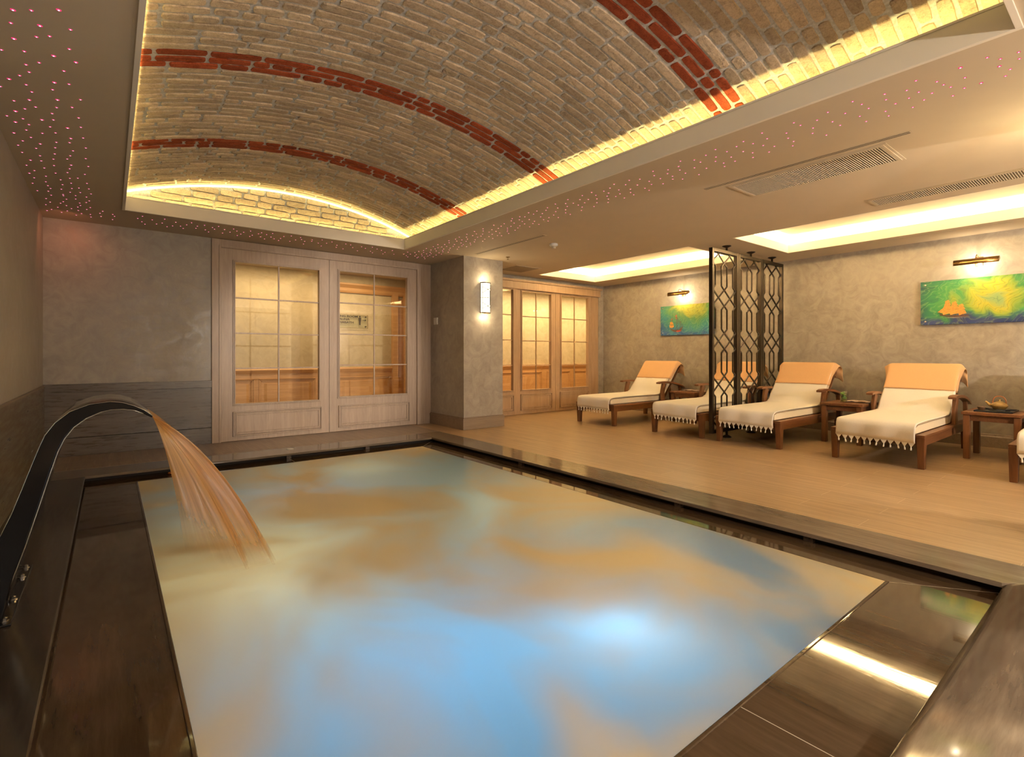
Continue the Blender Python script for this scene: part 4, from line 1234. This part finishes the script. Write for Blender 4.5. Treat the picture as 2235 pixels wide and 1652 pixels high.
for bx, by in ((0.082, -0.335), (0.082, -0.10), (0.082, 0.19), (0.082, 0.335)):
    m = MB(); m.lathe([(0.014, 0.010), (0.014, 0.013), (0.009, 0.014), (0.009, 0.024), (0.0, 0.027)], bx, by, 0, 6, smooth=False); m.build('bolt', M['steel_edge'], s)

jet = thing('water_jet', 'curved jet of water falling from the swan neck spout into the pool', 'water jet', (0.16, 3.2, 0.0))
jet['kind'] = 'stuff'
def traj(v, s_):
    """v 0..1 slow to fast; s_ 0..1 along the fall; returns (x, z) relative to the lip"""
    H_ = 0.868
    a0 = 2.35 - 1.72 * v                          # how steeply it leaves
    Lx = 0.16 + 0.415 * v ** 0.9
    x = Lx * s_ ** 0.86
    q = x / Lx
    return x, -(min(a0 * Lx, H_ * 0.9) * q + (H_ - min(a0 * Lx, H_ * 0.9)) * q * q)
def sheet(y_a, y_b, v0, v1, amp, nm, seed, mt='jet', send=1.0):
    m = MB(); rows = []
    for i in range(29):
        t_ = i / 28 * send; row = []
        for j in range(25):
            u = j / 24; v = v0 + (v1 - v0) * u
            x, z = traj(v, t_)
            sp = 1 - 0.28 * t_
            y = (y_a + (y_b - y_a) * u) * sp
            nz = amp * mnoise.noise(Vector((u * 5, t_ * 1.2, seed))) * t_
            row.append((x + nz, y + nz * 1.5, 0.806 + z))
        rows.append(row)
    m.grid(rows, uv=True)
    return m.build(nm, M[mt], jet)
sheet(-0.24, -0.20, 0.0, 1.0, 0.02, 'near_curtain', 1.0)
sheet(-0.10, -0.16, 0.15, 1.0, 0.03, 'middle_curtain', 4.0)
sheet(-0.24, 0.30, 0.98, 0.90, 0.03, 'outer_curtain', 7.0, 'jet_outer')
sheet(-0.22, 0.18, 0.62, 0.70, 0.03, 'inner_curtain', 9.0, 'jet_outer')

# ================================================================== small fittings
# round cap in the far kerb, copper cap on the shelf
m = MB(); m.lathe([(0.042, 0.0), (0.042, 0.003), (0.036, 0.005), (0.0, 0.005)], n=24)
o = m.build('deck_cap', M['white']); o.location = (1.66, 6.30, 0.001); tag(o, 'round pale cap set in the far kerb', 'cap')
m = MB(); m.lathe([(0.030, 0.0), (0.033, 0.012), (0.024, 0.022), (0.010, 0.026), (0.0, 0.026)], n=20)
o = m.build('overflow_cap', M['copper']); o.location = (0.47, 5.965, PZ); tag(o, 'small copper cap on the far shelf beside the water jet', 'cap')
# thermostat on the column side
t = thing('thermostat', 'white square thermostat on the dark side of the column', 'thermostat', (CX0, 7.13, 1.645))
B((-0.022, 0.0, -0.055, 0.055, -0.055, 0.055)).build('housing', M['white'], t, bevel=0.006)
B((-0.025, -0.021, -0.040, 0.040, -0.040, 0.040)).build('cover', M['white'], t, bevel=0.002)
# smoke detector
t = thing('smoke_detector', 'white smoke detector on the ceiling between slot diffuser and lit tray', 'smoke detector', (4.59, 4.93, CEIL))
m = MB(); m.lathe([(0.052, 0.0), (0.056, -0.010), (0.056, -0.022), (0.048, -0.032), (0.036, -0.036), (0.0, -0.036)], n=28); m.build('base', M['white'], t)
m = MB(); m.lathe([(0.026, -0.036), (0.028, -0.040), (0.028, -0.058), (0.024, -0.064), (0.0, -0.064)], n=20); m.build('sensor_cap', M['louvre'], t)
# sprinkler
t = thing('sprinkler', 'small sprinkler head in the ceiling above the column sconce', 'sprinkler', (4.67, 6.02, CEIL))
m = MB(); m.lathe([(0.032, 0.0), (0.030, -0.006), (0.012, -0.008), (0.0, -0.008)], n=20); m.build('escutcheon', M['brass'], t)
m = MB(); m.tube([(-0.006, 0, -0.008), (-0.010, 0, -0.024), (0, 0, -0.036), (0.010, 0, -0.024), (0.006, 0, -0.008)], 0.0025, 6); m.lathe([(0.0, -0.040), (0.016, -0.039), (0.016, -0.036), (0.0, -0.036)], n=14); m.build('head', M['brass'], t)

def grille(label, x0, x1, y0, y1, cell=0.0165):
    t = thing('ceiling_grille', label, 'air grille', ((x0 + x1) / 2, (y0 + y1) / 2, CEIL))
    a, b = (x1 - x0) / 2, (y1 - y0) / 2
    m = MB()
    for q, z, w_ in ((0.0, -0.004, 0.018), (0.018, -0.009, 0.022)):
        m.box(-a + q, -a + q + w_, -b + q, b - q, z, 0); m.box(a - q - w_, a - q, -b + q, b - q, z, 0)
        m.box(-a + q + w_, a - q - w_, -b + q, -b + q + w_, z, 0); m.box(-a + q + w_, a - q - w_, b - q - w_, b - q, z, 0)
    m.build('frame', M['ceiling'], t, bevel=0.001)
    B((-a + 0.03, a - 0.03, -b + 0.03, b - 0.03, -0.0015, 0.0)).build('backing', M['vent'], t)
    m = MB(); n = int((2 * b - 0.08) / cell)
    for i in range(n):
        y = -b + 0.04 + (i + 0.5) * (2 * b - 0.08) / n
        m.prism([(y - 0.0060, -0.0060), (y - 0.0030, -0.0095), (y + 0.0050, -0.0030), (y + 0.0030, -0.0020)], 'x', -a + 0.04, a - 0.04)
    m.build('louvres', M['louvre'], t)
grille('long louvred ceiling grille beside the slot diffuser', 4.21, 4.675, 1.165, 2.325)
grille('narrow louvred ceiling grille along the edge of the near lit tray', 5.62, 5.92, 0.20, 1.725)

def slot(label, x0, x1, y0, y1):
    t = thing('slot_diffuser', label, 'slot diffuser', ((x0 + x1) / 2, (y0 + y1) / 2, CEIL)); a, b = (x1 - x0) / 2, (y1 - y0) / 2
    m = MB(); wd = (2 * a) / 5
    for i in (0, 2, 4): m.box(-a + i * wd, -a + (i + 1) * wd, -b, b, -0.0022, 0)
    m.box(-a, a, -b - 0.012, -b, -0.0022, 0); m.box(-a, a, b, b + 0.012, -0.0022, 0)
    m.build('frame', M['ceiling'], t)
    B((-a + wd, a - wd, -b, b, -0.0016, 0)).build('slots', M['dark'], t)
slot('double slot diffuser beside the long louvred grille', 4.105, 4.165, 1.01, 2.485)
slot('double slot diffuser near the column and smoke detector', 4.145, 4.205, 4.65, 6.13)
t = thing('square_vent', 'square ceiling vent in front of the right doors', 'air vent', (5.45, 6.72, CEIL))
B((-0.275, 0.275, -0.275, 0.275, -0.006, 0)).build('frame', M['ceiling'], t, bevel=0.002)
B((-0.235, 0.235, -0.235, 0.235, -0.010, -0.005)).build('mesh_panel', M['vent'], t)
for lab, y0, y1 in (('flush slot in the ceiling edge above the clipper ship picture', 0.99, 2.48), ('flush slot in the ceiling edge above the galleon picture', 4.60, 6.20)):
    t = thing('access_slot', lab, 'ceiling slot', (7.81, (y0 + y1) / 2, CEIL)); b = (y1 - y0) / 2
    B((-0.020, 0.020, -b, b, -0.0025, 0)).build('cover', M['ceiling'], t)
    B((-0.023, -0.020, -b, b, -0.0012, 0), (0.020, 0.023, -b, b, -0.0012, 0), (-0.023, 0.023, -b - .003, -b, -0.0012, 0), (-0.023, 0.023, b, b + .003, -0.0012, 0)).build('gap', M['louvre'], t)

# ---- the direction sign in the corridor
sg = thing('direction_sign', 'clear wall sign with black lettering, figure and arrow, seen through the glass', 'sign', (3.17, YC - 0.030, 1.685))
B((-0.41, 0.375, 0.0, 0.004, -0.115, 0.115)).build('plate', M['clear'], sg)
m = MB()
for b in ((-0.412, 0.377, -0.001, 0.005, -0.117, -0.113), (-0.412, 0.377, -0.001, 0.005, 0.113, 0.117), (-0.412, -0.408, -0.001, 0.005, -0.113, 0.113), (0.373, 0.377, -0.001, 0.005, -0.113, 0.113)): m.box(*b)
m.build('edge', M['clay_dark'], sg)
for sx in (-0.375, 0.340):
    for sz in (-0.085, 0.085):
        m = MB(); m.tube([(sx, -0.006, sz), (sx, 0.030, sz)], 0.010, 12); m.build('standoff', M['bronze'], sg)
def text(body, x, z, size, sxs=1.36):
    c = bpy.data.curves.new('lettering', 'FONT'); c.body = body; c.size = size; c.align_x = 'CENTER'; c.align_y = 'CENTER'; c.extrude = 0.0006; c.offset = 0.0012
    c.materials.append(M['ink'])
    tmp = bpy.data.objects.new('lettering', c); COL.objects.link(tmp)
    me = bpy.data.meshes.new_from_object(tmp.evaluated_get(bpy.context.evaluated_depsgraph_get()))
    bpy.data.objects.remove(tmp); me.materials.clear(); me.materials.append(M['ink'])
    o = bpy.data.objects.new('lettering', me); COL.objects.link(o); o.parent = sg; o.location = (x, -0.002, z); o.rotation_euler = (PI / 2, 0, 0); o.scale = (sxs, 1, 1)
text('DRESSING ROOM', -0.055, 0.082, 0.047); text('SAUNA', -0.055, 0.030, 0.047); text('STEAMBATH', -0.055, -0.022, 0.047)
m = MB(); fx, fz = 0.232, 0.02
def flat(poly): m.prism([(fx + a, fz + b) for a, b in poly], 'y', -0.003, -0.001)
flat([(0.014 * math.cos(a), 0.066 + 0.014 * math.sin(a)) for a in [2 * PI * i / 14 for i in range(14)]])
flat([(-0.021, 0.046), (0.021, 0.046), (0.024, 0.038), (0.024, -0.008), (0.018, -0.008), (0.017, 0.030), (0.013, 0.030), (0.013, -0.078), (0.002, -0.078), (0.001, -0.010), (-0.001, -0.010), (-0.002, -0.078), (-0.013, -0.078), (-0.013, 0.030), (-0.017, 0.030), (-0.018, -0.008), (-0.024, -0.008), (-0.024, 0.038)])
m.build('figure', M['ink'], sg)
m = MB(); fx, fz = 0.312, 0.025
flat([(-0.034, 0.004), (0.012, 0.004), (0.004, 0.016), (0.014, 0.016), (0.034, 0.0), (0.014, -0.016), (0.004, -0.016), (0.012, -0.004), (-0.034, -0.004)])
m.build('arrow', M['ink'], sg)

# ================================================================== star lights in the ceiling
STARS = '''-171,2897,13 -263,2973,10 -324,3017,13 -140,3039,10 -245,3087,13 -344,3141,10 -218,3161,10 -266,3205,10 -153,3235,10 -350,3288,13 -217,3356,13 -134,3361,12 -325,3394,10 3399,521,10 3411,624,13 -410,3445,10 3386,801,10 3458,417,10 -279,3479,10 3466,483,10 -187,3502,10 3376,1094,10 3421,951,10 -333,3544,10 3537,424,10 3486,734,10 3469,862,10 3550,498,12 3553,632,10 3455,1073,10 3407,1235,10 3554,720,10 3502,967,10 3544,826,10 -329,3627,10 -174,3655,10 3630,469,10 3392,1424,10 3616,702,10 -235,3681,13 3583,880,10 3505,1175,10 3544,1065,10 3617,783,10 3469,1318,10 -372,3702,10 3602,948,10 3699,496,10 3691,590,12 3463,1413,10 3688,658,10 3384,1620,10 3676,832,10 3568,1267,10 3618,1134,10 -249,3787,10 3667,1015,10 -421,3783,13 3746,718,10 -357,3806,10 3567,1379,10 3511,1520,10 -133,3836,10 3734,898,10 3417,1763,10 3499,1640,10 3662,1256,10 3751,1022,10 3730,1134,10 -342,3891,10 3504,1739,10 3651,1415,10 3394,1955,10 3463,1836,10 3603,1549,10 -237,3920,13 -470,3918,10 3591,1711,10 -176,3985,10 3495,1925,10 3752,1369,10 3687,1549,10 3436,2055,10 3666,1669,10 3584,1851,10 -364,4021,12 -248,4045,10 3389,2237,10 3524,2027,10 3451,2160,10 3759,1585,10 3660,1820,10 3613,1957,10 -435,4090,10 3739,1739,10 -345,4113,10 3525,2154,10 -152,4137,10 3600,2074,10 -276,4162,10 3475,2310,10 3749,1861,10 -398,4183,10 3714,1981,10 3681,2054,10 3470,2402,10 3404,2496,10 3594,2247,10 3548,2347,10 -277,4269,10 -446,4258,14 3679,2196,10 3753,2087,10 -147,4298,10 3539,2455,10 3493,2550,10 -333,4312,13 3645,2360,10 -215,4365,13 3471,2676,10 3624,2466,10 -424,4365,10 3423,2748,10 -496,4373,10 3592,2561,10 3760,2311,10 -302,4412,10 3574,2659,10 3686,2506,10 3399,2892,10 -405,4453,10 3747,2453,10 -467,4456,13 3485,2837,10 -142,4500,10 -282,4510,10 3571,2780,10 3655,2695,10 3719,2624,10 3449,2981,10 -208,4561,12 -351,4572,10 -428,4570,10 3549,2965,10 3613,2889,10 3693,2793,10 3471,3071,10 3410,3162,10 -219,4657,10 3546,3081,10 3769,2805,10 -498,4680,12 -134,4705,10 -290,4705,10 3688,2945,10 -418,4706,10 3409,3277,10 3641,3029,10 3502,3195,10 3603,3148,10 3762,2969,10 3673,3105,10 -380,4811,12 -208,4827,10 3392,3447,10 -469,4816,10 -304,4833,10 3481,3377,10 3590,3262,10 3541,3326,10 3770,3084,10 3680,3200,10 -411,4932,10 3588,3417,10 3513,3496,10 3463,3549,10 -142,4959,10 -504,4936,10 -229,4959,10 3397,3624,10 3679,3342,10 3757,3271,10 -316,4983,10 3596,3510,10 3542,3608,10 -251,5055,10 3419,3762,10 3751,3446,10 3675,3534,10 3506,3706,10 -404,5098,10 -499,5091,10 -332,5123,10 -132,5153,10 3608,3700,10 3467,3838,10 3412,3915,10 -235,5199,12 3754,3620,10 3577,3811,10 -408,5227,10 3386,4014,10 -469,5254,12 3688,3780,10 3517,3951,10 -340,5294,10 3461,4023,10 -249,5308,10 3767,3793,10 3648,3918,10 -160,5396,10 3410,4188,10 3454,4157,10 3585,4053,10 -404,5409,10 -268,5429,10 -506,5415,10 3677,4023,10 3754,3960,10 3394,4297,10 -344,5505,10 3563,4213,10 3482,4284,10 3687,4119,10 -209,5547,10 -471,5532,10 3442,4374,10 3651,4230,10 3764,4131,10 3551,4319,10 -261,5593,10 -510,5638,12 3527,4430,10 -412,5649,10 -154,5667,10 3454,4517,10 3703,4316,10 -324,5686,10 3638,4382,10 3778,4301,10 -260,5743,10 3403,4644,10 -492,5759,10 3651,4482,10 3584,4561,10 3496,4631,10 3768,4449,10 -426,5829,10 -146,5844,10 -320,5838,10 -214,5869,10 3694,4573,10 3606,4654,10 3528,4727,10 3402,4854,10 -263,5923,10 3509,4825,10 -422,5952,10 -518,5947,10 3659,4722,10 3736,4677,10 -337,6003,10 -135,6014,10 -210,6023,10 3461,4935,10 3593,4859,10 -410,6039,10 3706,4786,10 3397,5022,10 -281,6068,10 3547,4936,10 3676,4896,10 3775,4848,10 -171,6159,10 -433,6149,10 -248,6164,10 3478,5103,10 3546,5070,10 3644,5006,10 -336,6193,10 -508,6190,10 3403,5196,10 -336,6239,10 3731,5015,10 3777,4992,10 3493,5207,10 3595,5171,10 -154,6297,10 -423,6288,10 -253,6301,10 3679,5122,10 3592,5244,10 3479,5320,10 3408,5376,10 -321,6361,10 -178,6378,10 3776,5176,10 -229,6441,10 3722,5274,10 3547,5403,10 -470,6452,10 3433,5502,10 -350,6479,10 3644,5373,10 3517,5487,10 -227,6543,10 3764,5377,10 -374,6562,10 -153,6572,10 3601,5516,10 3415,5634,10 3501,5581,10 -450,6577,10 3702,5475,10 -250,6628,10 -335,6632,10 270,6643,10 464,6634,10 -58,6663,10 710,6629,10 -183,6678,10 3601,5638,10 3704,5576,10 3472,5724,10 972,6630,10 839,6670,10 -490,6711,10 571,6716,10 -302,6737,10 23,6749,10 1129,6657,10 360,6753,10 1305,6641,10 -406,6758,10 -81,6776,10 3674,5700,10 234,6778,10 -252,6778,10 3758,5649,10 1540,6609,10 924,6726,10 3582,5773,10 1427,6652,10 678,6772,10 781,6764,10 3482,5852,10 3412,5912,10 38,6828,10 1051,6753,10 1753,6609,10 1177,6742,10 455,6846,10 3705,5779,10 956,6802,10 1252,6754,10 1409,6731,10 -341,6872,10 1497,6717,10 1868,6626,10 -160,6893,10 1687,6690,10 -231,6905,10 3631,5879,10 630,6883,10 -461,6897,10 3785,5789,10 -73,6919,10 2121,6588,10 275,6918,10 3566,5941,10 780,6890,10 1123,6846,10 558,6924,10 409,6937,10 3717,5875,10 2018,6659,10 877,6908,10 3532,6010,10 3432,6068,10 -390,6972,10 1244,6879,10 1907,6726,10 1366,6858,10 -501,6981,12 2257,6626,10 1570,6822,10 22,7005,10 -158,7013,10 665,6989,10 -277,7016,10 1682,6823,10 512,7010,10 3516,6087,10 308,7025,10 3661,6005,10 1464,6886,10 1855,6797,10 1063,6966,10 2040,6745,10 921,6997,10 2442,6632,10 1968,6802,10 3770,5995,10 1357,6951,10 1624,6898,10 1225,6988,10 3415,6226,10 2229,6745,10 3621,6113,10 2514,6653,10 3524,6179,10 2140,6804,10 1531,6982,10 1818,6920,10 3714,6118,10 1693,6966,10 2800,6611,10 2377,6783,10 2674,6675,10 3654,6199,10 3515,6280,10 3445,6364,10 3602,6286,10 2004,6978,10 2597,6794,10 2896,6677,10 2754,6741,10 3709,6282,10 3778,6251,10 2227,6959,10 3427,6470,10 2417,6924,10 3109,6644,10 3581,6419,10 2979,6722,10 3513,6484,10 3704,6380,10 3326,6608,10 2523,6960,10 3420,6575,10 3645,6505,10 2886,6883,10 3779,6442,10 3599,6554,10 3077,6821,10 2731,6967,10 3553,6620,10 3748,6541,10 3425,6722,10 3676,6603,10 3349,6782,10 3509,6704,10 2953,6971,10 3240,6876,10 3101,6946,10 3617,6726,10 3695,6695,10 3427,6857,10 3541,6804,10 3782,6690,10 3615,6841,10 3692,6800,10 3490,6934,10 3634,6912,10 3756,6894,10'''
pts = [tuple(int(q) for q in p_.split(',')) for p_ in STARS.split()]
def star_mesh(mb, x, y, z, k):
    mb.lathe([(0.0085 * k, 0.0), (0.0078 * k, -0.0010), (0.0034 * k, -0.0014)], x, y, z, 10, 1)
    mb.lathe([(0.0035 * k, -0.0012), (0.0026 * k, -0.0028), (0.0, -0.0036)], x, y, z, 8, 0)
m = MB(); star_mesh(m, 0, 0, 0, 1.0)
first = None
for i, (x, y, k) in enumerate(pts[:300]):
    if first is None: o = first = m.build('star_light', [M['star'], M['star_halo']])
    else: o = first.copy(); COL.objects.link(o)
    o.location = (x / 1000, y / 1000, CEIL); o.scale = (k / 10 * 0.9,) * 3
    if x < VX0 * 1000: lab, grp = 'pinpoint pink star light in the ceiling strip along the left wall', 'star lights along the left wall'
    elif y > VY1 * 1000: lab, grp = 'pinpoint pink star light in the ceiling strip before the glazed partition', 'star lights before the glazed partition'
    else: lab, grp = 'pinpoint pink star light in the ceiling strip on the lounger side of the vault', 'star lights on the lounger side'
    tag(o, lab, 'ceiling light', grp)
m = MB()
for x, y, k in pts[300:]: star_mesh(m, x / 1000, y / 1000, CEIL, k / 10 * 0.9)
tag(m.build('star_lights', [M['star'], M['star_halo']]), 'scatter of the farthest pinpoint pink star lights in the ceiling', 'ceiling lights', None, 'stuff')
